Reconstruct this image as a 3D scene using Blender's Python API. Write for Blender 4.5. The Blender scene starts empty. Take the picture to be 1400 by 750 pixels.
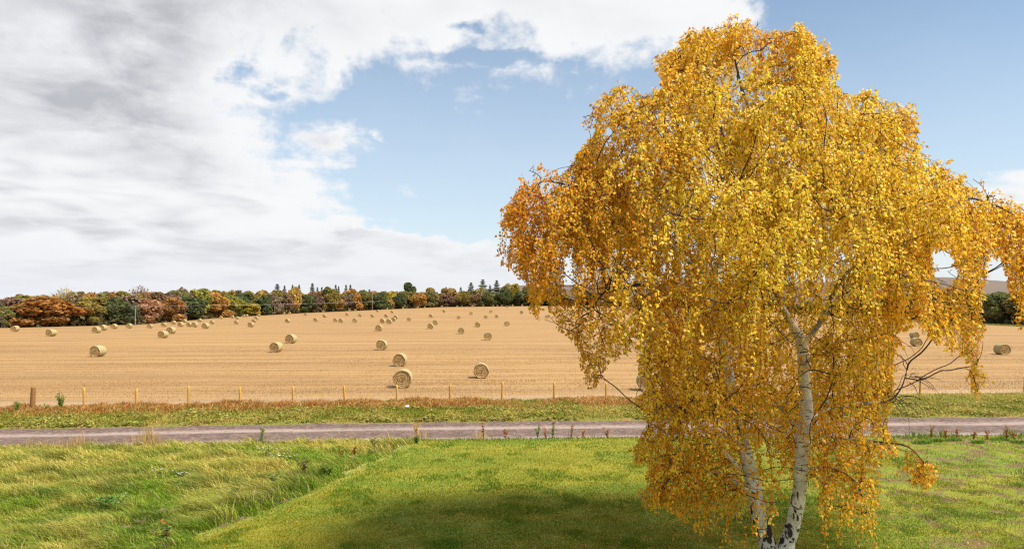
import bpy, math, random
import numpy as np
from mathutils import Vector

random.seed(7)
rng = np.random.default_rng(7)
sc = bpy.context.scene
COL = sc.collection
R = math.radians

# ------------------------------------------------------------------ camera
H = 6.2            # eye height over the lawn (upstairs window)
F = 933.0          # focal length in photo pixels (1400 wide)
HY = 410.0         # row of the horizon in the photo
cam_d = bpy.data.cameras.new('camera')
cam = bpy.data.objects.new('camera', cam_d)
COL.objects.link(cam)
cam.location = (0, 0, H)
cam.rotation_euler = (R(90), 0, 0)
cam_d.sensor_width = 36.0
cam_d.lens = 36.0 * F / 1400.0
cam_d.shift_y = (HY - 375.0) / 1400.0
cam_d.clip_end = 20000
sc.camera = cam

# ------------------------------------------------------------------ exposure / render
sc.view_settings.view_transform = 'Standard'
sc.view_settings.look = 'None'
sc.view_settings.gamma = 1.0
sc.view_settings.use_curve_mapping = False
sc.view_settings.exposure = 0.45
sc.cycles.max_bounces = 9
sc.cycles.diffuse_bounces = 4
sc.cycles.transmission_bounces = 6
sc.cycles.use_denoising = False
sc.cycles.filter_width = 1.3

# ------------------------------------------------------------------ sun + sky
SUN_EL, SUN_AZ = 55.0, 113.0       # azimuth clockwise from +Y (view direction): from the right, a little behind
sd = bpy.data.lights.new('sun', 'SUN')
sd.energy = 5.0
sd.angle = R(12.0)
sd.color = (1.0, 0.93, 0.82)
sun = bpy.data.objects.new('sun', sd)
COL.objects.link(sun)
sdir = Vector((math.sin(R(SUN_AZ)) * math.cos(R(SUN_EL)), math.cos(R(SUN_AZ)) * math.cos(R(SUN_EL)), math.sin(R(SUN_EL))))
sun.rotation_euler = sdir.to_track_quat('Z', 'Y').to_euler()
sun.location = (40, -20, 60)

world = bpy.data.worlds.new('World')
sc.world = world
world.use_nodes = True


class NT:
    """small node-tree helper"""
    def __init__(s, tree):
        s.t = tree
        tree.nodes.clear()

    def n(s, typ, **kw):
        nd = s.t.nodes.new(typ)
        for k, v in kw.items():
            if k.startswith('i_'):
                s.put(nd.inputs[k[2:].replace('_', ' ')], v)
            else:
                setattr(nd, k, v)
        return nd

    def put(s, inp, v):
        if hasattr(v, 'is_linked') or isinstance(v, bpy.types.NodeSocket):
            s.t.links.new(v, inp)
        else:
            inp.default_value = v

    def m(s, op, a, b=None, c=None, clamp=False):
        nd = s.t.nodes.new('ShaderNodeMath')
        nd.operation = op
        nd.use_clamp = clamp
        s.put(nd.inputs[0], a)
        if b is not None: s.put(nd.inputs[1], b)
        if c is not None: s.put(nd.inputs[2], c)
        return nd.outputs[0]

    def step(s, v, lo, hi):
        nd = s.t.nodes.new('ShaderNodeMapRange')
        nd.interpolation_type = 'SMOOTHSTEP'
        s.put(nd.inputs[0], v)
        s.put(nd.inputs[1], lo); s.put(nd.inputs[2], hi)
        s.put(nd.inputs[3], 0.0); s.put(nd.inputs[4], 1.0)
        return nd.outputs[0]

    def mix(s, f, a, b, blend='MIX'):
        nd = s.t.nodes.new('ShaderNodeMix')
        nd.data_type = 'RGBA'
        nd.blend_type = blend
        s.put(nd.inputs[0], f)
        for i, v in ((6, a), (7, b)):
            if isinstance(v, tuple) and len(v) == 3: v = v + (1.0,)
            s.put(nd.inputs[i], v)
        return nd.outputs[2]

    def noise(s, vec, scale, detail=4, rough=0.55, dist=0.0):
        nd = s.t.nodes.new('ShaderNodeTexNoise')
        s.put(nd.inputs['Vector'], vec)
        nd.inputs['Scale'].default_value = scale
        nd.inputs['Detail'].default_value = detail
        nd.inputs['Roughness'].default_value = rough
        nd.inputs['Distortion'].default_value = dist
        return nd.outputs[0]

    def xyz(s, x, y, z):
        nd = s.t.nodes.new('ShaderNodeCombineXYZ')
        for i, v in enumerate((x, y, z)): s.put(nd.inputs[i], v)
        return nd.outputs[0]

    def sep(s, v):
        nd = s.t.nodes.new('ShaderNodeSeparateXYZ')
        s.put(nd.inputs[0], v)
        return nd.outputs

    def curve(s, v, pts, lo, hi, vlo, vhi):
        """piecewise curve v in [lo,hi] -> value in [vlo,vhi]"""
        mr = s.t.nodes.new('ShaderNodeMapRange')
        s.put(mr.inputs[0], v)
        mr.inputs[1].default_value = lo; mr.inputs[2].default_value = hi
        fc = s.t.nodes.new('ShaderNodeFloatCurve')
        c = fc.mapping.curves[0]
        q = [((a - lo) / (hi - lo), (b - vlo) / (vhi - vlo)) for a, b in pts]
        c.points[0].location = q[0]; c.points[1].location = q[-1]
        for p in q[1:-1]: c.points.new(*p)
        for p in c.points: p.handle_type = 'AUTO_CLAMPED'
        fc.mapping.update()
        s.t.links.new(mr.outputs[0], fc.inputs['Value'])
        return s.m('MULTIPLY_ADD', fc.outputs[0], vhi - vlo, vlo)


def build_sky():
    T = NT(world.node_tree)
    out = T.n('ShaderNodeOutputWorld')
    bg = T.n('ShaderNodeBackground')
    bg.inputs['Strength'].default_value = 0.1
    T.t.links.new(bg.outputs[0], out.inputs[0])
    sky = T.n('ShaderNodeTexSky')
    sky.sky_type = 'NISHITA'
    sky.sun_disc = False
    sky.sun_elevation = R(SUN_EL)
    sky.sun_rotation = R(SUN_AZ)
    sky.air_density = 1.0
    sky.dust_density = 0.6
    sky.ozone_density = 1.6
    tc = T.n('ShaderNodeTexCoord')
    d = tc.outputs['Generated']
    x, y, z = T.sep(d)
    ys = T.m('MAXIMUM', y, 0.08)
    zc = T.m('MAXIMUM', z, 0.0)
    u = T.m('DIVIDE', x, ys)
    v = T.m('DIVIDE', z, ys)
    # ragged edges: bend the directions a little before looking up the bank
    w1 = T.noise(d, 7.0, 7, .6); w2 = T.noise(T.xyz(T.m('ADD', x, 5.0), y, T.m('MULTIPLY', z, 2.0)), 6.0, 7, .6)
    u = T.m('ADD', u, T.m('MULTIPLY', T.m('SUBTRACT', w1, .5), .20))
    v0 = v
    v = T.m('ADD', v, T.m('MULTIPLY', T.m('SUBTRACT', w2, .5), .10))
    den = T.m('ADD', zc, 0.16)
    p = T.xyz(T.m('DIVIDE', x, den), T.m('DIVIDE', y, den), 0.0)
    n_big = T.noise(p, 1.5, 3, 0.5, 0.3)
    n_med = T.noise(p, 3.2, 9, 0.62, 0.25)
    dirn = T.noise(d, 15.0, 9, 0.62, 0.3)
    # where the cloud bank lies in the sky (directions, not picture space)
    v1 = T.curve(u, [(-.9, .30), (-.4, .305), (-.2, .325), (.02, .338), (.16, .33), (.25, .335), (.32, .385), (.4, .46), (.9, .60)], -.9, .9, 0, .7)
    u2 = T.curve(v, [(0, .12), (.06, .06), (.09, -.05), (.105, -.20), (.15, -.215), (.19, -.27), (.235, -.345), (.30, -.37), (.40, -.30), (.6, -.1)], 0, .6, -.6, .3)
    d1 = T.m('SUBTRACT', v, v1)
    d2 = T.m('SUBTRACT', u2, u)
    dd = T.m('MAXIMUM', d1, T.m('MULTIPLY', d2, 0.8))

    def blob(cu, cv, ru, rv):
        a = T.m('DIVIDE', T.m('SUBTRACT', u, cu), ru)
        b = T.m('DIVIDE', T.m('SUBTRACT', v, cv), rv)
        r = T.m('SQRT', T.m('ADD', T.m('MULTIPLY', a, a), T.m('MULTIPLY', b, b)))
        return T.m('SUBTRACT', 1.0, r)
    for cu, cv, ru, rv, k in ((-.295, .232, .07, .034, .10), (.75, .155, .07, .035, .08), (.40, .17, .15, .08, .10), (-.2, .235, .014, .007, .05)):
        dd = T.m('MAXIMUM', dd, T.m('MULTIPLY', blob(cu, cv, ru, rv), k))
    for cu, cv, ru, rv, k in ((-.68, .080, .26, .036, .24), (-.06, .40, .07, .016, .085), (-.06, .355, .12, .014, .08), (-.41, .332, .05, .02, .07), (-.36, .315, .04, .012, .07), (-.6, .175, .12, .007, .06)):
        dd = T.m('SUBTRACT', dd, T.m('MULTIPLY', T.m('MAXIMUM', blob(cu, cv, ru, rv), 0.0), k))
    front = T.step(y, 0.0, 0.25)
    dd = T.m('ADD', T.m('MULTIPLY', dd, front), T.m('MULTIPLY', T.m('SUBTRACT', 1.0, front), 0.0))
    nn = T.m('ADD', T.m('MULTIPLY', T.m('SUBTRACT', n_med, 0.5), 0.22), T.m('MULTIPLY', T.m('SUBTRACT', dirn, 0.5), 0.24))
    dens = T.step(T.m('ADD', T.m('MINIMUM', dd, 0.11), nn), -0.02, 0.058)
    # clear sky a little paler towards the horizon
    clear = T.mix(1.0, sky.outputs[0], (1.20, 1.20, 1.12), 'MULTIPLY')
    clear = T.mix(T.m('MULTIPLY', T.step(v, 0.60, 0.02), 0.58), clear, (5.5, 6.25, 7.1))
    # cloud brightness: grey bellies in the thick bank, white rims
    belly = T.m('MULTIPLY', T.step(n_big, 0.40, 0.62), T.step(dd, 0.03, 0.14))
    deep = T.m('MULTIPLY', T.step(T.m('SUBTRACT', -0.36, u), 0.0, 0.3), T.step(v, 0.16, 0.30))
    grey = T.m('MULTIPLY', T.m('ADD', T.m('MULTIPLY', belly, 0.75), T.m('MULTIPLY', deep, 0.55), clamp=True), T.m('MULTIPLY_ADD', T.m('SUBTRACT', n_med, .5), 3.2, .75, clamp=True), clamp=True)
    ccol = T.mix(grey, (6.9, 6.95, 7.05), (3.8, 3.9, 4.2))
    ccol = T.mix(T.m('MULTIPLY', T.step(v, 0.13, 0.0), 0.65), ccol, (6.0, 6.15, 6.45))
    col = T.mix(dens, clear, ccol)
    # thin veil near the horizon
    veil = T.m('MULTIPLY', T.step(v, 0.115, 0.02), T.m('MULTIPLY_ADD', n_med, 0.9, 0.32), clamp=True)
    col = T.mix(T.m('MULTIPLY', veil, 0.70), col, (6.2, 6.35, 6.65))
    T.t.links.new(col, bg.inputs['Color'])


build_sky()

# ------------------------------------------------------------------ helpers
def link(o, parent=None):
    COL.objects.link(o)
    if parent is not None: o.parent = parent
    return o


def props(o, label=None, cat=None, group=None, kind=None):
    if label: o['label'] = label
    if cat: o['category'] = cat
    if group: o['group'] = group
    if kind: o['kind'] = kind
    return o


def mesh(name, V, Fc, mat=None, col=None, smooth=False, mat_idx=None):
    V = np.asarray(V, np.float32); Fc = np.asarray(Fc, np.int32)
    k = Fc.shape[1]
    me = bpy.data.meshes.new(name)
    me.vertices.add(len(V)); me.vertices.foreach_set('co', V.ravel())
    me.loops.add(Fc.size); me.loops.foreach_set('vertex_index', Fc.ravel())
    me.polygons.add(len(Fc))
    me.polygons.foreach_set('loop_start', np.arange(0, Fc.size, k, dtype=np.int32))
    try: me.polygons.foreach_set('loop_total', np.full(len(Fc), k, np.int32))
    except Exception: pass
    if smooth: me.polygons.foreach_set('use_smooth', np.ones(len(Fc), bool))
    for mm in (mat if isinstance(mat, (list, tuple)) else [mat]):
        if mm: me.materials.append(mm)
    if mat_idx is not None: me.polygons.foreach_set('material_index', np.asarray(mat_idx, np.int32))
    if col is not None:
        col = np.asarray(col, np.float32)
        if col.shape[1] == 3: col = np.concatenate([col, np.ones((len(col), 1), np.float32)], 1)
        a = me.color_attributes.new('tint', 'FLOAT_COLOR', 'POINT')
        a.data.foreach_set('color', col.ravel())
    me.update(calc_edges=True)
    return me


def obj(name, me, parent=None):
    return link(bpy.data.objects.new(name, me), parent)


def empty(name, loc, rz=0.0):
    o = bpy.data.objects.new(name, None)
    o.empty_display_size = 0.3
    o.location = loc; o.rotation_euler = (0, 0, rz)
    return link(o)


class Acc:
    """collects pieces into one mesh"""
    def __init__(s): s.V = []; s.F = []; s.C = []; s.n = 0
    def add(s, V, Fc, c=None):
        V = np.asarray(V, float); Fc = np.asarray(Fc, int)
        s.V.append(V); s.F.append(Fc + s.n)
        if c is not None: s.C.append(np.broadcast_to(np.asarray(c, float), (len(V), 3)))
        s.n += len(V)
    def mesh(s, name, mat, smooth=False):
        return mesh(name, np.concatenate(s.V), np.concatenate(s.F), mat, np.concatenate(s.C) if s.C else None, smooth)


def tube(P, Rd, sides=6, cap=False):
    """quad tube along points P with radii Rd"""
    P = np.asarray(P, float); Rd = np.broadcast_to(np.asarray(Rd, float), (len(P),))
    t = np.gradient(P, axis=0)
    t /= np.linalg.norm(t, axis=1)[:, None] + 1e-9
    ref = np.array([0.0, 1.0, 0.0]) if abs(t[:, 1]).mean() < 0.75 else np.array([1.0, 0, 0])
    a = np.cross(t, ref); a /= np.linalg.norm(a, axis=1)[:, None] + 1e-9
    b = np.cross(t, a)
    th = np.arange(sides) * 2 * math.pi / sides
    V = P[:, None, :] + Rd[:, None, None] * (np.cos(th)[None, :, None] * a[:, None, :] + np.sin(th)[None, :, None] * b[:, None, :])
    n = len(P)
    i = np.arange(n - 1)[:, None] * sides; j = np.arange(sides)[None, :]; j2 = (j + 1) % sides
    Fq = np.stack([i + j, i + j2, i + sides + j2, i + sides + j], -1).reshape(-1, 4)
    V = V.reshape(-1, 3)
    if cap:
        V = np.concatenate([V, P[-1:]]); e = (n - 1) * sides
        capf = [[e + q, e + (q + 1) % sides, len(V) - 1, len(V) - 1] for q in range(sides)]
        capf = np.array([[f[0], f[1], f[2], f[2]] for f in capf])
        # degenerate quads avoided: split the cap in quads through the centre
        capf = np.array([[e + q, e + (q + 1) % sides, e + (q + 2) % sides, len(V) - 1] for q in range(0, sides - 1, 2)])
        Fq = np.concatenate([Fq, capf])
    return V, Fq


def smoothpath(P, n):
    """Catmull-Rom resample of rows (any columns)"""
    P = np.asarray(P, float)
    Q = np.concatenate([2 * P[:1] - P[1:2], P, 2 * P[-1:] - P[-2:-1]])
    out = []
    for t in np.linspace(0, len(P) - 1 - 1e-6, n):
        k = int(t); f = t - k
        a, b, c, d = Q[k], Q[k + 1], Q[k + 2], Q[k + 3]
        out.append(0.5 * ((2 * b) + (c - a) * f + (2 * a - 5 * b + 4 * c - d) * f * f + (3 * b - a - 3 * c + d) * f ** 3))
    return np.array(out)


_perm = np.random.default_rng(3).random((64, 64, 64)).astype(np.float32)
def vnoise(p):
    """value noise, p (N,2|3) -> 0..1"""
    p = np.asarray(p, float)
    if p.shape[1] == 2: p = np.concatenate([p, np.zeros((len(p), 1))], 1)
    i = np.floor(p).astype(int); f = p - i; f = f * f * (3 - 2 * f)
    r = 0
    for dx in (0, 1):
        for dy in (0, 1):
            for dz in (0, 1):
                w = (f[:, 0] if dx else 1 - f[:, 0]) * (f[:, 1] if dy else 1 - f[:, 1]) * (f[:, 2] if dz else 1 - f[:, 2])
                r = r + w * _perm[(i[:, 0] + dx) % 64, (i[:, 1] + dy) % 64, (i[:, 2] + dz) % 64]
    return r
def fbm(p, o=4):
    p = np.asarray(p, float); r = 0; a = 0.5; s = 0
    for k in range(o):
        r = r + a * vnoise(p * 2 ** k + 17.3 * k); s += a; a *= 0.5
    return r / s
def sstep(x, a, b):
    t = np.clip((x - a) / (b - a), 0, 1); return t * t * (3 - 2 * t)


# ------------------------------------------------------------------ terrain
_U = np.array([-1.2, -.75, -.55, -.43, -.3, -.1, .1, .3, .5, .75, 1.2])
_D = np.array([170, 178, 205, 300, 370, 420, 420, 370, 260, 190, 175.])
_Y = np.array([449, 448.5, 444, 434.5, 427.5, 419.5, 417.5, 422, 433, 446, 447.])
def crest(u):
    D = np.interp(u, _U, _D); yy = np.interp(u, _U, _Y)
    return D, H - (yy - HY) * D / F
def terr(x, y):
    x = np.asarray(x, float); y = np.asarray(y, float)
    ys = np.maximum(y, 1.0)
    Dc, zc = crest(np.clip(x / ys, -1.2, 1.2))
    t = np.clip((ys - 45) / (Dc - 45), 0, None)
    up = np.where(t < 1, zc * t ** 2, zc - 0.02 * np.minimum(ys - Dc, 200.0))
    return np.where(ys < 45, 0.0, up)
def on_field(px, py):
    """where the line of sight through a photo point meets the field"""
    u = (px - 700) / F; s = (py - HY) / F
    y = np.linspace(42, 460, 4000)
    g = terr(u * y, y) - (H - s * y)
    k = np.argmax(g > 0) if (g > 0).any() else None
    Dc, zc = crest(u)
    D = y[k] if k is not None else Dc + 3
    D = min(D, Dc + 4)
    return u * D, D, float(terr(u * D, D))
def track_near(x): return np.interp(x, [-80, -21.5, -5, 5.3, 23.2, 80], [25.8, 28.6, 30.15, 30.6, 31.2, 32.5])
def track_far(x): return np.interp(x, [-80, -24.8, -10, 6.1, 27.5, 80], [29.6, 33.05, 34.6, 35.5, 36.6, 39])
def fence_y(x): return np.interp(x, [-80, -27.2, -7, 2.5, 29.5, 80], [35.5, 38.7, 41, 41.6, 44.3, 48])
def lawn_edge(y): return np.interp(y, [0, 17.3, 21.5, 30.1, 34], [-14, -8.5, -6.7, -4.2, -3.4])


# ------------------------------------------------------------------ materials
def new_mat(name):
    m = bpy.data.materials.new(name); m.use_nodes = True
    T = NT(m.node_tree)
    out = T.n('ShaderNodeOutputMaterial')
    b = T.n('ShaderNodeBsdfPrincipled')
    b.inputs['Roughness'].default_value = 0.85
    b.inputs['Specular IOR Level'].default_value = 0.25
    T.t.links.new(b.outputs[0], out.inputs[0])
    T.out = out; T.b = b
    return m, T

def obj_coord(T):
    return T.n('ShaderNodeTexCoord').outputs['Object']

def bump(T, h, strength, dist):
    bn = T.n('ShaderNodeBump')
    bn.inputs['Strength'].default_value = strength; bn.inputs['Distance'].default_value = dist
    T.put(bn.inputs['Height'], h)
    T.t.links.new(bn.outputs[0], T.b.inputs['Normal'])

def mat_tint(name, rough=0.7, transl=0.0, jitter=None, objcol=False, spec=0.2):
    """colour from the tint attribute (or object colour x tint), thin leaves pass light"""
    m, T = new_mat(name)
    at = T.n('ShaderNodeAttribute', attribute_name='tint')
    c = at.outputs['Color']
    if objcol:
        oi = T.n('ShaderNodeObjectInfo')
        c = T.mix(1.0, oi.outputs['Color'], c, 'MULTIPLY')
    T.put(T.b.inputs['Base Color'], c)
    T.b.inputs['Roughness'].default_value = rough
    T.b.inputs['Specular IOR Level'].default_value = spec
    if transl > 0:
        tr = T.n('ShaderNodeBsdfTranslucent'); T.put(tr.inputs['Color'], c)
        mx = T.n('ShaderNodeMixShader'); mx.inputs[0].default_value = transl
        T.t.links.new(T.b.outputs[0], mx.inputs[1]); T.t.links.new(tr.outputs[0], mx.inputs[2])
        T.t.links.new(mx.outputs[0], T.out.inputs[0])
    return m

M = {}
def make_materials():
    # soil / rough turf under everything
    m, T = new_mat('turf_soil'); o = obj_coord(T)
    n = T.noise(o, 0.6, 6, 0.6)
    c = T.mix(n, (.10, .115, .020), (.15, .14, .04)); T.put(T.b.inputs['Base Color'], c); M['ground'] = m
    # mown lawn
    m, T = new_mat('lawn'); o = obj_coord(T); x, y, z = T.sep(o)
    n1 = T.noise(T.xyz(T.m('MULTIPLY', x, .35), y, z), 0.55, 5, 0.6)
    n2 = T.noise(o, 6, 6, 0.65)
    c = T.mix(T.step(n1, .36, .66), (.135, .185, .012), (.245, .22, .018))
    c = T.mix(T.m('MULTIPLY', T.step(n2, .45, .75), .6), c, (.30, .27, .05))
    bare = T.m('MULTIPLY', T.step(x, 8.5, 12.5), T.step(T.noise(o, 1.3, 5, .6), .47, .6))
    c = T.mix(T.m('MULTIPLY', bare, .95), c, (.165, .10, .05))
    T.put(T.b.inputs['Base Color'], c); bump(T, n2, .6, .04); M['lawn'] = m
    # rough meadow
    m, T = new_mat('meadow'); o = obj_coord(T)
    n1 = T.noise(o, 0.45, 5, 0.6); n2 = T.noise(o, 5, 6, 0.65)
    c = T.mix(T.step(n1, .38, .62), (.15, .21, .02), (.33, .30, .06))
    c = T.mix(T.m('MULTIPLY', T.step(n2, .5, .8), .5), c, (.16, .13, .05))
    T.put(T.b.inputs['Base Color'], c); bump(T, n2, .8, .08); M['meadow'] = m
    # verge
    m, T = new_mat('verge'); o = obj_coord(T)
    n1 = T.noise(o, 0.8, 5, 0.6)
    c = T.mix(T.step(n1, .4, .65), (.17, .18, .03), (.26, .18, .06)); T.put(T.b.inputs['Base Color'], c); M['verge'] = m
    # gravel track: ruts follow its length (uv y runs across)
    m, T = new_mat('gravel_track'); o = obj_coord(T)
    uv = T.n('ShaderNodeUVMap').outputs[0]; ux, uy, _ = T.sep(uv)
    wob = T.m('MULTIPLY', T.m('SUBTRACT', T.noise(T.xyz(T.m('MULTIPLY', ux, .12), 0.0, 0.0), 1.0, 4, .55), .5), .16)
    a = T.m('ADD', uy, wob)
    def band(c0, w):
        return T.step(T.m('ABSOLUTE', T.m('SUBTRACT', a, c0)), w, w * .15)
    ruts = T.m('MAXIMUM', band(.20, .11), band(.66, .13))
    n1 = T.noise(T.xyz(T.m('MULTIPLY', ux, .10), T.m('MULTIPLY', uy, 5.0), 0.0), 2.0, 6, .65)
    fine = T.noise(o, 5, 7, .75)
    mid = T.noise(o, 1.4, 5, .6)
    c = T.mix(T.step(mid, .3, .7), (.105, .067, .052), (.172, .115, .092))
    c = T.mix(T.m('MULTIPLY', ruts, T.m('MULTIPLY_ADD', T.m('SUBTRACT', n1, .5), 2.4, .72, clamp=True), clamp=True), c, (.40, .31, .262))
    c = T.mix(T.m('MULTIPLY', T.step(n1, .52, .68), .55), c, (.13, .085, .075))
    c = T.mix(T.m('MULTIPLY', T.step(fine, .5, .68), .7), c, (.34, .265, .235))
    c = T.mix(T.m('MULTIPLY', T.step(fine, .48, .33), .7), c, (.07, .048, .042))
    T.put(T.b.inputs['Base Color'], c); bump(T, fine, .8, .05); M['track'] = m
    # stubble field: drilled rows and combine swaths parallel to the fence
    m, T = new_mat('stubble'); o = obj_coord(T); x, y, z = T.sep(o)
    yy = T.m('SUBTRACT', y, T.m('MULTIPLY', x, .035))
    s1 = T.noise(T.xyz(T.m('MULTIPLY', x, .012), T.m('MULTIPLY', yy, .22), 0.0), 1.6, 5, .62)
    s2 = T.noise(T.xyz(T.m('MULTIPLY', x, .0045), T.m('MULTIPLY', yy, .9), 5.0), 1.8, 5, .62)
    s3 = T.noise(T.xyz(T.m('MULTIPLY', x, .15), T.m('MULTIPLY', yy, 2.0), 9.0), 2.2, 4, .6)
    big = T.noise(o, .025, 3, .5)
    c = T.mix(T.step(s1, .36, .62), (.28, .158, .060), (.38, .228, .088))
    c = T.mix(T.m('MULTIPLY', T.step(s2, .5, .60), .8), c, (.235, .13, .052))
    c = T.mix(T.m('MULTIPLY', T.step(s3, .5, .72), .5), c, (.48, .32, .15))
    c = T.mix(T.m('MULTIPLY', T.step(s3, .46, .28), .4), c, (.25, .145, .06))
    c = T.mix(T.m('MULTIPLY', T.step(big, .4, .65), .25), c, (.41, .245, .095))
    # wheel lines left by the combine and the baler
    tl = T.m('FRACT', T.m('MULTIPLY_ADD', yy, .118, T.m('MULTIPLY', T.noise(T.xyz(T.m('MULTIPLY', x, .012), T.m('MULTIPLY', yy, .05), 2.0), 1.0, 3), .9)))
    ln1 = T.step(T.m('ABSOLUTE', T.m('SUBTRACT', tl, .40)), .05, .012); ln2 = T.step(T.m('ABSOLUTE', T.m('SUBTRACT', tl, .62)), .05, .012)
    c = T.mix(T.m('MULTIPLY', T.m('MAXIMUM', ln1, ln2), T.m('MULTIPLY_ADD', T.m('SUBTRACT', s3, .5), 2.0, .45, clamp=True)), c, (.225, .125, .052))
    # paler bare headland along the fence
    fy = T.m('SUBTRACT', y, T.m('MULTIPLY_ADD', x, .09, 42.2))
    c = T.mix(T.m('MULTIPLY', T.step(fy, 3.4, .6), .5), c, (.39, .285, .175))
    T.put(T.b.inputs['Base Color'], c); bump(T, s3, .7, .10); M['field'] = m
    # hill: heather and far woods
    m, T = new_mat('hill'); o = obj_coord(T)
    n = T.noise(o, .012, 5, .6)
    c = T.mix(n, (.10, .10, .085), (.19, .125, .09)); T.put(T.b.inputs['Base Color'], c); M['hill'] = m
    # birch bark: white with dark horizontal marks, dark fissured plates low down and at forks
    m, T = new_mat('birch_bark'); o = obj_coord(T); x, y, z = T.sep(o)
    at = T.n('ShaderNodeAttribute', attribute_name='tint')
    low, thin, _ = T.sep(at.outputs['Vector'])
    lent = T.noise(T.xyz(T.m('MULTIPLY', x, 4.5), T.m('MULTIPLY', y, 4.5), T.m('MULTIPLY', z, 17.0)), 1.0, 3, .6)
    plates = T.noise(T.xyz(T.m('MULTIPLY', x, 6.0), T.m('MULTIPLY', y, 6.0), T.m('MULTIPLY', z, 3.6)), 1.0, 5, .65, .8)
    tone = T.noise(o, 3.0, 5, .6)
    c = T.mix(T.step(tone, .3, .7), (.78, .735, .68), (.50, .455, .40))
    c = T.mix(T.m('MULTIPLY', T.step(lent, .575, .65), .9), c, (.045, .035, .03))
    th = T.m('SUBTRACT', .70, T.m('MULTIPLY', low, .20))
    c = T.mix(T.step(T.m('SUBTRACT', plates, th), -.01, .035), c, (.035, .028, .024))
    c = T.mix(thin, c, (.075, .042, .035))
    T.put(T.b.inputs['Base Color'], c); bump(T, plates, .5, .03); M['bark'] = m
    M['twig'] = None
    m, T = new_mat('twig'); T.b.inputs['Base Color'].default_value = (.055, .033, .026, 1); M['twig'] = m
    M['leaf'] = mat_tint('birch_leaf', .45, .48, spec=.3)
    M['grass'] = mat_tint('grass_blades', .6, .3)
    M['straw'] = mat_tint('straw_stalks', .6, .15)
    M['crown'] = mat_tint('wood_foliage', .8, .35, objcol=True, spec=.1)
    m, T = new_mat('wood_bark'); o = obj_coord(T)
    c = T.mix(T.noise(o, 3, 4), (.10, .075, .055), (.20, .16, .13)); T.put(T.b.inputs['Base Color'], c); M['trunk'] = m
    # fence wood
    m, T = new_mat('fence_wood'); o = obj_coord(T); x, y, z = T.sep(o)
    c = T.mix(T.noise(T.xyz(T.m('MULTIPLY', x, 30.), T.m('MULTIPLY', y, 30.), T.m('MULTIPLY', z, 3.)), 1.0, 4), (.50, .26, .05), (.66, .39, .11))
    T.put(T.b.inputs['Base Color'], c); M['post'] = m
    m, T = new_mat('old_fence_wood'); o = obj_coord(T); x, y, z = T.sep(o)
    c = T.mix(T.noise(T.xyz(T.m('MULTIPLY', x, 30.), T.m('MULTIPLY', y, 30.), T.m('MULTIPLY', z, 3.)), 1.0, 4), (.20, .095, .03), (.33, .17, .06))
    T.put(T.b.inputs['Base Color'], c); M['oldpost'] = m
    m, T = new_mat('galvanised_wire'); T.b.inputs['Base Color'].default_value = (.42, .38, .33, 1); T.b.inputs['Roughness'].default_value = .5; T.b.inputs['Metallic'].default_value = .4; M['wire'] = m
    m, T = new_mat('pole_wood'); o = obj_coord(T)
    c = T.mix(T.noise(o, 2, 4), (.17, .14, .12), (.28, .24, .2)); T.put(T.b.inputs['Base Color'], c); M['pole'] = m
    m, T = new_mat('yellow_plate'); T.b.inputs['Base Color'].default_value = (.75, .5, .03, 1); M['plate'] = m
    m, T = new_mat('porcelain'); T.b.inputs['Base Color'].default_value = (.25, .2, .18, 1); T.b.inputs['Roughness'].default_value = .3; M['porcelain'] = m
    # bales
    m, T = new_mat('bale_wrap'); o = obj_coord(T); x, y, z = T.sep(o)
    st = T.noise(T.xyz(T.m('MULTIPLY', x, 3.), T.m('MULTIPLY', y, 34.), T.m('MULTIPLY', z, 3.)), 1.0, 5, .65)
    n = T.noise(o, 2.3, 4, .6)
    c = T.mix(T.step(st, .32, .68), (.26, .21, .095), (.46, .395, .205)); c = T.mix(T.m('MULTIPLY', T.step(n, .45, .7), .4), c, (.46, .37, .17))
    c = T.mix(T.m('MULTIPLY', T.n('ShaderNodeObjectInfo').outputs['Random'], .5), c, (.40, .30, .13)); T.put(T.b.inputs['Base Color'], c); bump(T, st, .6, .03); M['bale'] = m
    m, T = new_mat('bale_end'); o = obj_coord(T); x, y, z = T.sep(o)
    rr = T.m('SQRT', T.m('ADD', T.m('MULTIPLY', x, x), T.m('MULTIPLY', T.m('SUBTRACT', z, .62), T.m('SUBTRACT', z, .62))))
    ang = T.m('ARCTAN2', x, T.m('SUBTRACT', z, .62))
    spv = T.m('ADD', T.m('MULTIPLY', rr, 46.), ang)
    wob = T.m('MULTIPLY', T.noise(o, 5, 5, .6), 9.)
    ring = T.m('MULTIPLY_ADD', T.m('SINE', T.m('ADD', spv, wob)), .5, .5)
    n = T.noise(o, 14, 6, .7)
    c = T.mix(ring, (.37, .23, .085), (.54, .355, .145)); c = T.mix(T.m('MULTIPLY', T.step(n, .42, .7), .6), c, (.60, .42, .20))
    c = T.mix(T.m('MULTIPLY', T.step(T.noise(o, 3.1, 4, .6), .5, .66), .5), c, (.25, .135, .05))
    T.put(T.b.inputs['Base Color'], c); bump(T, T.m('ADD', ring, n), .8, .05); M['bale_end'] = m
    m, T = new_mat('white_petal'); T.b.inputs['Base Color'].default_value = (.82, .82, .78, 1); M['petal'] = m
    m, T = new_mat('litter_white'); T.b.inputs['Base Color'].default_value = (.8, .8, .8, 1); T.b.inputs['Roughness'].default_value = .4; M['litter'] = m
    m, T = new_mat('litter_red'); T.b.inputs['Base Color'].default_value = (.55, .12, .04, 1); T.b.inputs['Roughness'].default_value = .5; M['litter_red'] = m
    m, T = new_mat('clod'); o = obj_coord(T)
    c = T.mix(T.noise(o, 12, 4), (.09, .058, .04), (.24, .16, .105)); T.put(T.b.inputs['Base Color'], c); M['clod'] = m
make_materials()


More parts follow.
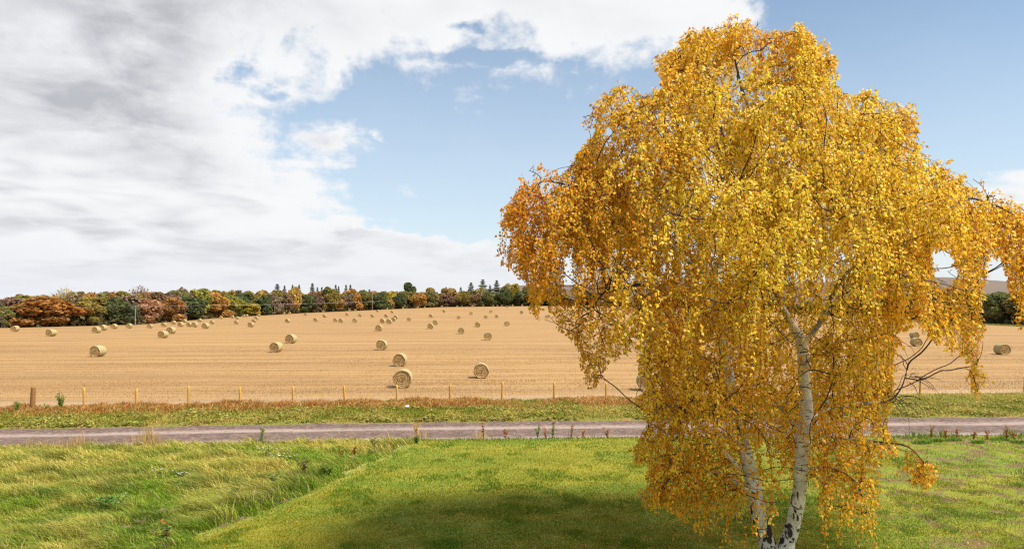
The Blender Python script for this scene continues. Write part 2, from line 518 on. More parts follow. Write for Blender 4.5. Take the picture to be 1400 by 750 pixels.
# ------------------------------------------------------------------ the ground
def grid_sheet(name, xs, ys, zf, mat, uvf=None, wob=None):
    X, Y = np.meshgrid(xs, ys)
    V = np.stack([X.ravel(), Y.ravel(), zf(X.ravel(), Y.ravel())], 1)
    nx, ny = len(xs), len(ys)
    i = np.arange(ny - 1)[:, None] * nx; j = np.arange(nx - 1)[None, :]
    Fq = np.stack([i + j, i + j + 1, i + nx + j + 1, i + nx + j], -1).reshape(-1, 4)
    return obj(name, mesh(name, V, Fq, mat, smooth=True))

def strip_sheet(name, xs, f0, f1, n, z, mat, zfun=None):
    """sheet between two curves y=f0(x) and y=f1(x), uv = (x, 0..1 across)"""
    t = np.linspace(0, 1, n)
    X = np.repeat(xs[None, :], n, 0)
    Y = f0(xs)[None, :] * (1 - t[:, None]) + f1(xs)[None, :] * t[:, None]
    Tt = np.repeat(t[:, None], len(xs), 1)
    Z = z + (zfun(X, Y, Tt) if zfun else 0 * X)
    V = np.stack([X.ravel(), Y.ravel(), Z.ravel()], 1)
    nx = len(xs)
    i = np.arange(n - 1)[:, None] * nx; j = np.arange(nx - 1)[None, :]
    Fq = np.stack([i + j, i + j + 1, i + nx + j + 1, i + nx + j], -1).reshape(-1, 4)
    me = mesh(name, V, Fq, mat, smooth=True)
    uvl = me.uv_layers.new(name='UVMap')
    uv = np.stack([X.ravel(), Tt.ravel()], 1)[Fq.ravel()]
    uvl.data.foreach_set('uv', uv.astype(np.float32).ravel())
    return obj(name, me)

def lump2(x, y, s, a):
    p = np.stack([x.ravel(), y.ravel()], 1)
    return (a * (fbm(p * s, 3) - .5)).reshape(x.shape)

xs = np.concatenate([[-6000, -2000, -700], np.linspace(-320, 320, 129), [700, 2000, 6000]])
ys = np.concatenate([[-600, -100, 0, 15, 30], np.linspace(45, 480, 120), [600, 900, 1500, 3000, 8000]])
g = grid_sheet('ground', xs, ys, lambda x, y: terr(x, y) - np.where(y < 44, .25, .45), M['ground'])
props(g, kind='structure')
# the stubble field (dense enough to follow the rise)
xs = np.linspace(-330, 330, 221); tt = np.linspace(0, 1, 130) ** 1.6
X, Tt = np.meshgrid(xs, tt)
Y0 = np.interp(X, [-330, -80, 80, 330], [26, 35.2, 47.7, 66]); Y0 = np.where(np.abs(X) < 80, fence_y(X) - .1, Y0)
Y = Y0 + Tt * (470 - Y0)
Z = terr(X, Y) + np.where(Y < 130, lump2(X, Y, .35, .10), 0)
V = np.stack([X.ravel(), Y.ravel(), Z.ravel()], 1); nx = len(xs)
i = np.arange(len(tt) - 1)[:, None] * nx; j = np.arange(nx - 1)[None, :]
Fq = np.stack([i + j, i + j + 1, i + nx + j + 1, i + nx + j], -1).reshape(-1, 4)
props(obj('stubble_field', mesh('stubble_field', V, Fq, M['field'], smooth=True)), kind='structure')
xs = np.linspace(-80, 80, 321)
props(strip_sheet('verge', xs, lambda x: track_far(x) - .25, lambda x: fence_y(x) + .35, 24, .02, M['verge'],
      lambda X, Y, t: -.075 * (1 - sstep(t, 0, .10)) + .10 * np.sin(math.pi * t) + lump2(X, Y, .8, .16) * np.sin(math.pi * t)), kind='structure')
props(strip_sheet('track', xs, lambda x: track_near(x) - .35, lambda x: track_far(x) + .15, 30, .0, M['track'],
      lambda X, Y, t: -.04 + lump2(X, Y, 1.3, .05) - .05 * (np.exp(-((t - .27) / .08) ** 2) + np.exp(-((t - .68) / .08) ** 2))), kind='structure')
def side_sheet(name, xa, xb, mat, amp):
    n, k = 90, 70
    ys = np.linspace(-8, 1, k); t = np.linspace(0, 1, n)
    ty = np.linspace(0, 1, k)
    # rows from y=2 to the track's edge, columns from xa(y) to xb(y)
    Yb = np.linspace(2, 31.5, k)
    X = np.array([xa(y) + (xb(y) - xa(y)) * t for y in Yb])
    Y = np.repeat(Yb[:, None], n, 1)
    edge = track_near(X)
    Y = 2 + (Y - 2) / 29.5 * (edge - 2)
    Z = .02 + lump2(X, Y, .7, amp) * sstep(np.abs(X - lawn_edge(Y)), 0, 1.2)
    V = np.stack([X.ravel(), Y.ravel(), Z.ravel()], 1)
    i = np.arange(k - 1)[:, None] * n; j = np.arange(n - 1)[None, :]
    Fq = np.stack([i + j, i + j + 1, i + n + j + 1, i + n + j], -1).reshape(-1, 4)
    return props(obj(name, mesh(name, V, Fq, mat, smooth=True)), kind='structure')
side_sheet('lawn', lambda y: lawn_edge(y), lambda y: 62.0, M['lawn'], .10)
side_sheet('meadow', lambda y: -62.0, lambda y: lawn_edge(y) + .02, M['meadow'], .22)
def soil_edge():
    Yb = np.linspace(6, 30.6, 160); nz = fbm(np.stack([Yb * .9, Yb * 0], 1), 3); nz2 = fbm(np.stack([Yb * 2.2 + 9, Yb * 0], 1), 3)
    e = lawn_edge(Yb); wd = .015 + .36 * np.clip(nz - .52, 0, 1) * 2
    rows = []
    for f in (0, .5, 1): rows.append(np.stack([e - .16 + f * wd + .10 * (nz2 - .5), Yb, np.full_like(Yb, .040 - .012 * f) + .01 * (nz2 - .5)], 1))
    V = np.stack(rows, 1).reshape(-1, 3); i = np.arange(159)[:, None] * 3; j = np.arange(2)[None, :]
    Fq = np.stack([i + j, i + j + 1, i + 3 + j + 1, i + 3 + j], -1).reshape(-1, 4)
    props(obj('soil_strip', mesh('soil_strip', V, Fq, M['clod'], smooth=True)), kind='structure')
soil_edge()
# far hill
def hill():
    az = np.linspace(-.9, 1.2, 160)
    ridge = np.interp(az, [-.9, -.5, -.1, .0, .03, .2, .45, .6, .64, .7, .8, 1.2], [425, 425, 402, 390, 389, 388, 386, 379, 378, 382, 388, 394])
    D = 1500.0
    rows = []
    rn = fbm(np.stack([az * 22, az * 0], 1), 4)
    for f, yo in ((0, -420), (.5, -220), (.8, -80), (1.0, 0), (.75, 160), (0, 500)):
        z = f * ((HY - ridge) * D / F + H + 6 * (rn - .5))
        rows.append(np.stack([az * (D + yo), np.full_like(az, D + yo), z + (3 * vnoise(np.stack([az * 60, np.full_like(az, yo * .01)], 1)) if 0 < f < 1 else 0)], 1))
    V = np.concatenate(rows); n = len(az)
    i = np.arange(5)[:, None] * n; j = np.arange(n - 1)[None, :]
    Fq = np.stack([i + j, i + j + 1, i + n + j + 1, i + n + j], -1).reshape(-1, 4)
    props(obj('hill', mesh('hill', V, Fq, M['hill'], smooth=True)), kind='structure')
hill()


# ------------------------------------------------------------------ the birch
TD = 16.0
def tp(px, py, dy=0.0):
    D = TD + dy
    return np.array([(px - 700) * D / F, D, H - (py - HY) * D / F])

ENV = np.array([(1000,25),(1020,20),(1045,38),(1075,40),(1098,34),(1122,55),(1145,90),(1152,122),(1180,120),(1200,147),(1213,128),(1235,132),(1252,160),(1260,200),
 (1282,222),(1312,230),(1345,250),(1372,272),(1402,275),(1440,288),(1475,340),(1465,420),(1418,445),(1395,448),(1380,405),(1366,352),(1352,350),(1344,420),(1346,470),
 (1340,500),(1337,545),(1328,540),(1318,482),(1300,470),(1275,452),(1250,432),(1226,445),(1222,480),(1232,510),(1215,560),(1232,600),(1275,620),(1278,655),
 (1260,684),(1243,650),(1225,622),(1190,632),(1200,680),(1213,745),(1195,775),(1150,770),(1128,735),(1112,690),(1090,670),(1060,690),(1045,735),(1000,748),(962,742),
 (948,704),(920,698),(884,682),(872,645),(860,612),(884,590),(866,560),(872,505),(880,478),(862,468),(850,482),(832,490),(818,522),(806,516),(790,482),(766,452),(755,420),
 (748,395),(742,440),(734,440),(726,400),(700,368),(686,352),(690,312),(685,286),(705,262),(712,236),(730,220),(760,222),(790,216),(800,190),(792,160),(805,138),(840,118),
 (862,106),(880,118),(905,125),(902,100),(890,75),(915,60),(940,50),(960,30),(985,38)], float)
HOLES = [np.array(q, float) for q in (
 [(1272,338),(1300,335),(1308,365),(1300,392),(1278,385)],
 [(1352,352),(1372,350),(1388,420),(1384,452),(1350,452)],
 [(770,345),(778,345),(782,395),(772,395)],
 [(828,170),(838,170),(838,192),(830,192)],
)]
def inside(poly, P):
    x, y = P[:, 0], P[:, 1]
    r = np.zeros(len(P), bool)
    a = poly; b = np.roll(poly, -1, 0)
    for (x0, y0), (x1, y1) in zip(a, b):
        c = ((y0 > y) != (y1 > y))
        with np.errstate(divide='ignore', invalid='ignore'):
            xi = x0 + (y - y0) * (x1 - x0) / (y1 - y0 + 1e-12)
        r ^= c & (x < xi)
    return r
def scr(P):
    P = np.atleast_2d(P)
    return np.stack([700 + F * P[:, 0] / P[:, 1], HY - F * (P[:, 2] - H) / P[:, 1]], 1)
def half_depth(q):
    """how far the crown reaches towards and away from the viewer at a point of its outline"""
    rows = np.arange(20, 780, 5)
    xm = np.interp(q[:, 1], [20, 200, 400, 760], [1040, 1040, 1060, 1060])
    wl = np.interp(q[:, 1], [20, 60, 120, 200, 260, 350, 440, 520, 600, 700, 760], [60, 140, 220, 260, 360, 375, 300, 240, 200, 160, 110])
    wr = np.interp(q[:, 1], [20, 60, 120, 200, 260, 350, 440, 520, 600, 700, 760], [40, 90, 170, 230, 340, 400, 360, 240, 220, 170, 150])
    w = np.where(q[:, 0] < xm, wl, wr)
    f = np.clip(1 - ((q[:, 0] - xm) / w) ** 2, 0.02, 1)
    return np.minimum(np.sqrt(f) * (wl + wr) / 2 * TD / F * .72, 3.9) + .15

trunkR = [(1066,800,0,.29),(1072,770,0,.24),(1076,745,-.02,.185),(1086,705,-.1,.165),(1094,660,-.15,.152),(1097,600,-.15,.148),(1103,560,-.1,.138),(1099,510,0,.128),(1096,470,.05,.118),(1088,452,.08,.10),
          (1076,432,.1,.082),(1066,410,.1,.076),(1055,360,.1,.07),(1046,300,.1,.06),(1041,235,.1,.05),(1030,170,.05,.038),(1012,110,0,.026),(1002,60,0,.014),(1000,35,0,.006)]
trunkL = [(1064,800,.05,.27),(1060,770,.05,.23),(1050,745,.05,.2),(1040,710,.1,.182),(1027,650,.2,.165),(1015,600,.3,.152),(1003,560,.35,.142),(994,500,.4,.125),(985,450,.4,.115),(975,410,.4,.105),(968,385,.4,.095),
          (962,355,.42,.065),(948,300,.5,.055),(930,240,.6,.042),(905,180,.7,.028),(885,140,.7,.012)]
LIMBS = [
 [(970,390,.4,.07),(985,350,.3,.062),(990,310,.2,.055),(996,240,.1,.042),(985,170,.1,.03),(962,110,.1,.018),(935,75,.1,.008)],
 [(966,380,.4,.06),(910,330,-.2,.05),(850,285,-.6,.04),(800,262,-.8,.03),(762,250,-.9,.022),(735,252,-.9,.014),(715,278,-.9,.007)],
 [(985,450,.4,.055),(920,402,-.5,.045),(870,388,-1.1,.034),(830,396,-1.5,.022),(805,430,-1.6,.012)],
 [(955,330,.45,.05),(900,245,.7,.038),(865,188,.9,.028),(838,166,.9,.016),(818,184,.9,.007)],
 [(1096,470,.05,.075),(1113,452,.1,.064),(1131,428,.1,.058),(1158,392,.0,.052),(1195,352,.1,.046),(1240,332,.1,.045),(1290,302,.2,.032),(1330,292,.2,.022),(1370,304,.2,.014),(1392,335,.2,.007)],
 [(1060,385,.1,.055),(1120,300,.5,.045),(1180,240,.8,.034),(1225,198,1.0,.022),(1240,180,1.0,.012),(1250,205,1.0,.006)],
 [(1230,335,.1,.04),(1310,276,-.4,.03),(1350,278,-.6,.02),(1395,302,-.8,.013),(1425,338,-.9,.006)],
 [(1100,525,0,.05),(1140,556,-.3,.045),(1180,551,-.5,.038),(1215,547,-.6,.026),(1232,530,-.6,.016),(1240,505,-.6,.008)],
 [(1100,590,-.1,.045),(1150,598,-.7,.036),(1200,603,-1.0,.026),(1240,608,-1.2,.016),(1262,632,-1.2,.007)],
 [(1010,640,.25,.055),(975,600,-.4,.045),(930,558,-.8,.034),(895,566,-1.0,.02),(878,605,-1.0,.008)],
 [(1030,675,.2,.05),(985,648,-.8,.038),(930,645,-1.3,.024),(902,668,-1.4,.01)],
 [(1078,440,.1,.05),(1060,400,-1.2,.04),(1040,365,-2.2,.028),(1022,385,-3.0,.012)],
 [(1120,440,.1,.05),(1150,382,-1.3,.04),(1172,368,-2.4,.026),(1178,420,-3.0,.01)],
 [(1045,300,.1,.045),(1030,265,-1.0,.036),(1002,258,-2.0,.024),(985,300,-2.6,.01)],
 [(1047,310,.1,.045),(1100,255,-1.2,.034),(1132,262,-2.1,.02),(1145,300,-2.5,.008)],
 [(1050,350,.1,.045),(1040,300,1.3,.036),(1052,280,2.4,.024),(1060,310,3.1,.01)],
 [(980,420,.4,.045),(940,345,1.5,.036),(912,330,2.5,.02),(895,360,3.0,.008)],
 [(1042,240,.1,.04),(1090,165,.2,.03),(1108,100,.2,.02),(1105,60,.2,.008)],
 [(1041,250,.1,.035),(1120,190,-.3,.026),(1165,160,-.4,.016),(1190,155,-.4,.006)],
 [(1097,592,-.15,.04),(1066,556,-.3,.034),(1046,526,-.4,.026),(1036,490,-.5,.016),(1030,455,-.6,.008)],
 [(1100,640,-.15,.04),(1140,640,-.5,.032),(1170,660,-.8,.02),(1185,700,-.9,.008)],
 [(1098,575,-.12,.045),(1130,560,1.0,.034),(1160,540,1.9,.022),(1185,560,2.4,.009)],
 [(1003,560,.35,.05),(970,500,1.2,.036),(930,470,1.9,.022),(900,490,2.3,.009)],
 [(1015,600,.3,.04),(1000,560,-.8,.03),(985,540,-1.8,.02),(975,570,-2.3,.008)],
 [(1098,500,0,.045),(1120,480,-1.0,.034),(1135,470,-1.9,.022),(1142,510,-2.4,.009)],
]

def to_world(lst):
    return np.array([np.append(tp(a, b, d), r) for a, b, d, r in lst])

def build_birch():
    base = tp(1067, 777, 0); base[2] = 0.0
    root = empty('birch_tree', tuple(base))
    props(root, 'tall white-barked birch with drooping golden autumn leaves standing on the mown lawn', 'tree')
    base_v = np.array(base)
    # trunks
    for L in (trunkR, trunkL):
        P = smoothpath(to_world(L), 150)
        P[:, 3] = np.maximum(P[:, 3], .005)
        jit = (fbm(np.stack([P[:, 2] * 1.7, P[:, 0] * 0 + (3 if L is trunkR else 9)], 1), 3) - .5)
        P[:, 0] += jit * .05; P[:, 3] *= 1 + .12 * (fbm(P[:, :3] * 4, 3) - .5)
        V, Fq = tube(P[:, :3], P[:, 3], 14)
        Vn = V - base_v
        V = V + (fbm(V * 5.0, 3)[:, None] - .5) * .03
        low = np.repeat(sstep(-P[:, 2], -3.3, -.4) * .9 + .1 * (P[:, 2] < 8), 14)
        low = low + np.repeat(.35 * (vnoise(np.stack([P[:, 2] * 1.3, P[:, 2] * 0], 1)) > .72), 14)
        thin = np.repeat(1 - sstep(P[:, 3], .022, .045), 14)
        c = np.stack([np.clip(low, 0, 1), thin, thin * 0], 1)
        obj('trunk', mesh('trunk', V - base_v, Fq, M['bark'], c, True), root)
    # seeds for the branches
    nodes, par, rad0, order = [], [], [], []
    br = Acc()
    for L in LIMBS:
        W = to_world(L); ln = np.linalg.norm(np.diff(W[:, :3], axis=0), axis=1).sum()
        P = smoothpath(W, max(8, int(ln / .12)))
        n = len(P); P[:, :3] += (fbm(P[:, :3] * 1.9, 3)[:, None] - .5) * np.array([.16, .16, .16]) * np.linspace(0, 1, n)[:, None]
        V, Fq = tube(P[:, :3], np.maximum(P[:, 3], .006), 8)
        thin = np.repeat(1 - sstep(P[:, 3], .018, .05), 8)
        thin = np.clip(thin + .55 * np.repeat(vnoise(P[:, :3] * 2.1) > .62, 8), 0, 1)
        br.add(V - base_v, Fq, np.stack([thin * 0 + .35, thin, thin * 0], 1))
        for k in range(2, n, 1):
            nodes.append(P[k, :3])
    for L in (trunkR, trunkL):
        P = smoothpath(to_world(L), 90)
        for q in P:
            if q[3] < .10: nodes.append(q[:3])
    # attractors through the crown's volume
    A = []
    while len(A) < 2600:
        q = np.stack([rng.uniform(685, 1470, 4000), rng.uniform(25, 700, 4000)], 1)
        ok = inside(ENV, q)
        for h in HOLES: ok &= ~inside(h, q)
        q = q[ok]
        dens = np.interp(q[:, 1], [25, 350, 480, 600, 700], [1, 1, .95, .85, .35])
        q = q[rng.random(len(q)) < dens]
        hd = half_depth(q)
        s = rng.uniform(-1, 1, len(q)); s = np.sign(s) * np.abs(s) ** .75
        for (a, b), d in zip(q, s * hd): A.append(tp(a, b, d))
    A = np.array(A[:2600])
    N = list(nodes); nseed = len(N); P_ = [-1] * nseed
    NA = np.array(N)
    bd = np.full(len(A), 1e9); bi = np.zeros(len(A), int)
    for k in range(0, len(NA), 200):
        d = np.linalg.norm(A[:, None] - NA[None, k:k + 200], axis=2); m = d.argmin(1); dv = d[np.arange(len(A)), m]
        u = dv < bd; bd[u] = dv[u]; bi[u] = m[u] + k
    alive = np.ones(len(A), bool); step = .13; kids = {}
    for it in range(90):
        act = alive & (bd < 3.5)
        if not act.any(): break
        ids = np.unique(bi[act]); new = []
        for n_ in ids:
            a = A[act & (bi == n_)]
            v = a - N[n_]; v /= np.linalg.norm(v, axis=1)[:, None] + 1e-9
            d = v.mean(0)
            if P_[n_] >= 0:
                pv = N[n_] - N[P_[n_]]; d = d + .55 * pv / (np.linalg.norm(pv) + 1e-9)
            d = d + rng.normal(0, .22, 3)
            d /= np.linalg.norm(d) + 1e-9
            p = N[n_] + step * d
            if kids.get(n_, 0) >= 3: 
                alive[act & (bi == n_)] = False; continue
            kids[n_] = kids.get(n_, 0) + 1
            new.append((p, n_))
        if not new: break
        k0 = len(N)
        for p, n_ in new: N.append(p); P_.append(int(n_))
        NP = np.array([p for p, _ in new])
        d = np.linalg.norm(A[:, None] - NP[None], axis=2); m = d.argmin(1); dv = d[np.arange(len(A)), m]
        u = dv < bd; bd[u] = dv[u]; bi[u] = m[u] + k0
        alive &= bd > .2
    N = np.array(N); P_ = np.array(P_)
    # pipe-model radii
    r = np.zeros(len(N)); ch = [[] for _ in N]
    for k in range(nseed, len(N)): ch[P_[k]].append(k)
    for k in range(len(N) - 1, nseed - 1, -1):
        s = sum(r[c] ** 2.4 for c in ch[k])
        r[k] = max(.0058, (s + .0030 ** 2.4) ** (1 / 2.4))
    # chains -> tubes
    tw = Acc()
    def chain(start, first):
        c = [start, first]
        while True:
            cc = ch[c[-1]]
            if not cc: break
            c.append(max(cc, key=lambda q: r[q]))
        return c
    todo = [(k, c) for k in range(nseed) for c in ch[k]]
    tips = []
    while todo:
        s, f = todo.pop()
        c = chain(s, f)
        rr = r[c].copy(); rr[0] = rr[1]
        P = N[c]
        if len(c) > 3:
            P = P.copy(); P[1:-1] = .25 * P[:-2] + .5 * P[1:-1] + .25 * P[2:]
        V, Fq = tube(P, rr, 5)
        thin = np.repeat(1 - sstep(rr, .02, .05), 5)
        br.add(V - base_v, Fq, np.stack([thin * 0 + .3, thin, thin * 0], 1))
        tips.append(c[-1])
        for q in c[1:-1]:
            b = [x for x in ch[q] if x not in c]
            todo += [(q, x) for x in b]
    obj('branches', br.mesh('branches', M['bark'], True), root)
    # hanging strands with leaves
    clump = .10 + .90 * sstep(fbm(N * .85 + 3.3, 2), .42, .56)
    qn = scr(N); veil = (np.abs(qn[:, 0] - 990) < 62) & (qn[:, 1] > 370) & (qn[:, 1] < 640); clump[veil] = np.maximum(clump[veil], .5)
    cand = np.arange(len(N)); thinmask = np.ones(len(N), bool); thinmask[:nseed] = rng.random(nseed) < .55
    cand = cand[thinmask]
    axis = np.array([tp(1060, 400)[0], TD])
    tR = np.array([(a, b) for a, b, d, r_ in trunkR[1:12]]); tL = np.array([(a, b) for a, b, d, r_ in trunkL[1:7]])
    def dist_tr(q, L):
        xx = np.interp(q[:, 1], L[::-1, 1], L[::-1, 0], left=-999, right=-999); return np.abs(q[:, 0] - xx)
    LV, LT, TV = [], [], Acc()
    stems = []
    nstr = 0
    target = 10600
    qc = scr(N[cand]); hx = (qc // 28).astype(int); key = hx[:, 0] * 1000 + hx[:, 1]
    _, inv, cn = np.unique(key, return_inverse=True, return_counts=True); wgt = (cn[inv].astype(float)) ** -.65
    wgt *= 1 + 1.1 * (qc[:, 1] < 350) + .15 * ((np.abs(qc[:, 0] - 985) < 110) & (qc[:, 1] > 380) & (qc[:, 1] < 640)); wgt /= wgt.sum()
    pool = rng.choice(cand, 90000, p=wgt); pk = 0
    while nstr < target and pk < 89999:
        s = int(pool[pk]); pk += 1
        p0 = N[s]
        q0 = scr(p0)[0]
        if q0[1] > 560 and rng.random() < .08: continue
        if rng.random() > clump[s]: continue
        out = np.append(p0[:2] - axis, 0); out /= np.linalg.norm(out) + 1e-9
        dirv = out * rng.uniform(-.3, .9) + rng.normal(0, .55, 3); dirv[2] += rng.uniform(-.3, .55)
        dirv /= np.linalg.norm(dirv)
        ln = rng.uniform(.25, 1.15) if q0[1] < 200 else rng.uniform(.35, 1.7)
        if q0[1] > 520: ln *= .8
        stp = .055; n = int(ln / stp)
        g_ = rng.uniform(.10, .24)
        pts = [p0]
        for k in range(n):
            dirv = dirv + np.array([0, 0, -g_]) + rng.normal(0, .06, 3); dirv /= np.linalg.norm(dirv)
            pts.append(pts[-1] + stp * dirv)
        pts = np.array(pts)
        q = scr(pts)
        qq = q + np.stack([fbm(q / 26.0, 2) - .5, fbm(q / 26.0 + 31, 2) - .5], 1) * 32
        ok = inside(ENV, qq)
        for h in HOLES: ok &= ~inside(h, q)
        front = pts[:, 1] < TD + .1
        tr = front & (dist_tr(q, tR) < 11) & (q[:, 1] > 435)
        tl = front & (((dist_tr(q, tL) < 14) & (q[:, 1] > 590)))
        tf = front & (q[:, 1] > 395) & (q[:, 1] < 470) & ((np.abs(q[:, 0] - np.interp(q[:, 1], [400, 432, 470], [1062, 1076, 1096])) < 9) | (np.abs(q[:, 0] - np.interp(q[:, 1], [422, 450, 470], [1135, 1115, 1096])) < 8))
        tl2 = front & (np.abs(q[:, 0] - 975) < 13) & (q[:, 1] > 330) & (q[:, 1] < 400)
        gate = rng.random()
        bad = (tf & (gate < .75)) | (tr & (gate < .80)) | (tl & (gate < .5)) | (tl2 & (gate < .6))
        ok &= ~bad
        if not ok[0]: continue
        e = len(ok) if ok.all() else int(np.argmin(ok))
        # let a few stray past the outline
        if e < 4: continue
        e = min(len(pts), e + int(rng.integers(0, 3)))
        pts = pts[:e]
        nstr += 1
        stems.append(pts)
    for pts in stems:
        V, Fq = tube(pts[::2] if len(pts) > 4 else pts, np.linspace(.0042, .0022, len(pts[::2] if len(pts) > 4 else pts)), 3)
        TV.add(V - base_v, Fq)
    # bare drooping twigs low on the right and left
    def bare(px, py, dy, n, lmax, sx):
        for _ in range(n):
            p = tp(px + rng.uniform(-14, 14), py + rng.uniform(-8, 8), dy + rng.uniform(-.2, .2)); d = np.array([sx * rng.uniform(.2, 1), rng.normal(0, .4), rng.uniform(-.2, .9)]); pts = [p]
            for k in range(int(rng.uniform(.5, 1) * lmax / .06)):
                d = d + np.array([0, 0, -.12]) + rng.normal(0, .12, 3); d /= np.linalg.norm(d); pts.append(pts[-1] + .06 * d)
            V, Fq = tube(np.array(pts), np.linspace(.009, .003, len(pts)), 4); TV.add(V - base_v, Fq)
    bare(1205, 455, -.6, 12, .9, .4); bare(1222, 545, -.6, 12, 1.0, 1.0); bare(1242, 518, -.6, 9, .7, .8); bare(905, 500, -.6, 8, 1.0, -1.0); bare(925, 640, -1.2, 5, 1.0, -.6); bare(1115, 470, -.1, 7, .7, 1.0); bare(1275, 335, 0, 6, .8, .8)
    obj('hanging_twigs', TV.mesh('hanging_twigs', M['twig']), root)
    # leaves
    per = 0.033
    pos, tang = [], []
    for pts in stems:
        L = (len(pts) - 1) * .055; k = int(L / per * 1.12)
        t = np.sort(rng.uniform(.06, 1, k)) * (len(pts) - 1); i0 = np.minimum(t.astype(int), len(pts) - 2); f = (t - i0)[:, None]
        pos.append(pts[i0] * (1 - f) + pts[i0 + 1] * f); tang.append(pts[i0 + 1] - pts[i0])
    pos = np.concatenate(pos); tang = np.concatenate(tang); tang /= np.linalg.norm(tang, axis=1)[:, None]
    n = len(pos)
    side = rng.normal(0, 1, (n, 3)); side -= (side * tang).sum(1)[:, None] * tang; side /= np.linalg.norm(side, axis=1)[:, None]
    base = pos + side * rng.uniform(.008, .03, n)[:, None]
    ax = side * rng.uniform(.35, 1.0, n)[:, None] + tang * rng.uniform(0, .5, n)[:, None] + np.array([0, 0, -1.0]) * rng.uniform(.15, 1.0, n)[:, None]
    ax /= np.linalg.norm(ax, axis=1)[:, None]
    nr = rng.normal(0, 1, (n, 3)) + np.array([.55, -.75, .9]); nr -= (nr * ax).sum(1)[:, None] * ax; nr /= np.linalg.norm(nr, axis=1)[:, None]
    wv = np.cross(ax, nr)
    ln = .038 + .056 * rng.beta(2, 1.7, n); wd = ln * rng.uniform(.62, .85, n); cup = rng.uniform(-.2, .28, n) * wd
    b = base; mid = base + ax * (ln * .40)[:, None]
    l = mid - wv * (wd * .5)[:, None] + nr * cup[:, None]; rgt = mid + wv * (wd * .5)[:, None] + nr * cup[:, None]
    tip = base + ax * ln[:, None] + nr * (rng.uniform(-.15, .15, n) * ln)[:, None]
    V = np.stack([b, rgt, tip, l], 1).reshape(-1, 3)
    i4 = np.arange(n)[:, None] * 4
    Ft = np.concatenate([i4 + np.array([[0, 1, 2]]), i4 + np.array([[0, 2, 3]])], 1).reshape(-1, 3)
    # leaf hue plus painted sun and shade: gold centre, ochre/orange left and hem, some still green
    q = scr(pos)
    nz = fbm(pos * .9, 3); nz2 = fbm(pos * 2.3 + 9, 2); rnd = rng.random(n); r2 = rng.random(n)
    gold = np.exp(-(((q[:, 0] - 1085) / 200) ** 2 + ((q[:, 1] - 250) / 190) ** 2))  # yellower here also paints the sunlit brightness of the upper crown
    w = np.clip(.36 + 1.15 * gold - .25 * sstep(-q[:, 0], -900, -700) + 1.3 * (nz - .5) + .40 * (rnd - .5), 0, 1)[:, None]
    ochre = np.array([.84, .375, .016]); yel = np.array([.98, .71, .065]); ora = np.array([.80, .29, .04]); grn = np.array([.40, .38, .025]); brn = np.array([.33, .13, .03])
    c = ochre * (1 - w) + yel * w
    fo = ((r2 < .10 + .45 * np.clip(nz2 - .5, 0, 1))[:, None]) * 1.0; c = c * (1 - .7 * fo) + ora * .7 * fo
    gm = (rng.random(n) < .05 + .55 * np.clip(.40 - nz2, 0, 1) + .18 * sstep(q[:, 1], 560, 740))[:, None] * 1.0; c = c * (1 - .75 * gm) + grn * .75 * gm
    bm = (rng.random(n) < .045 + .10 * sstep(-q[:, 0], -960, -700) * sstep(q[:, 1], 250, 600))[:, None] * 1.0; c = c * (1 - .8 * bm) + brn * .8 * bm  # extra brown low on the left paints the crown's shadow side
    c *= rng.uniform(.80, 1.12, n)[:, None]
    C = np.repeat(np.clip(c, 0, .96), 4, 0)
    obj('foliage', mesh('foliage', V - base_v, Ft, M['leaf'], C), root)
    print('birch leaves', n, 'branch nodes', len(N))
build_birch()


# ------------------------------------------------------------------ grass
def blades(n, xy, z0, ln, wd, lean, cols, name, mat=None, seg2=True, wind=(0, 0)):
    """n grass blades: thin bent ribbons, one object"""
    th = rng.uniform(0, 2 * math.pi, n)
    ld = np.stack([np.cos(th), np.sin(th)], 1) * (lean * rng.uniform(.3, 1.3, n))[:, None] + np.array(wind) * rng.uniform(.5, 1.5, n)[:, None]
    fa = rng.uniform(0, math.pi, n) * .5 - math.pi * .25
    wv = np.stack([np.cos(fa), np.sin(fa)], 1) * (wd * .5)[:, None]
    B = np.concatenate([xy, z0[:, None]], 1)
    def pt(f, w, hh):
        p = B.copy(); p[:, :2] += ld * (ln * f ** 1.7)[:, None]; p[:, 2] += ln * hh
        return p, w
    m1 = B.copy(); m1[:, :2] += ld * (ln * .35)[:, None]; m1[:, 2] += ln * .62 * np.clip(1 - .35 * lean, .2, 1)
    tp_ = B.copy(); tp_[:, :2] += ld * ln[:, None]; tp_[:, 2] += ln * np.clip(1 - .55 * lean, .15, 1)
    W = np.concatenate([wv, np.zeros((n, 1))], 1)
    V = np.stack([B - W, B + W, m1 + W * .8, m1 - W * .8, tp_], 1).reshape(-1, 3)
    k = np.arange(n)[:, None] * 5
    Ft = np.concatenate([k + [[0, 1, 2]], k + [[0, 2, 3]], k + [[3, 2, 4]]], 1).reshape(-1, 3)
    C = np.repeat(cols, 5, 0)
    return V, Ft, C

def colmix(t, a, b):
    return np.array(a)[None] * (1 - t[:, None]) + np.array(b)[None] * t[:, None]

def scatter_view(n, y0, y1, umax=.84):
    """random points on the near ground, denser close by as seen by an observer at the window"""
    y = 1 / rng.uniform(1 / y1, 1 / y0, n)
    x = rng.uniform(-umax, umax, n) * y
    return x, y

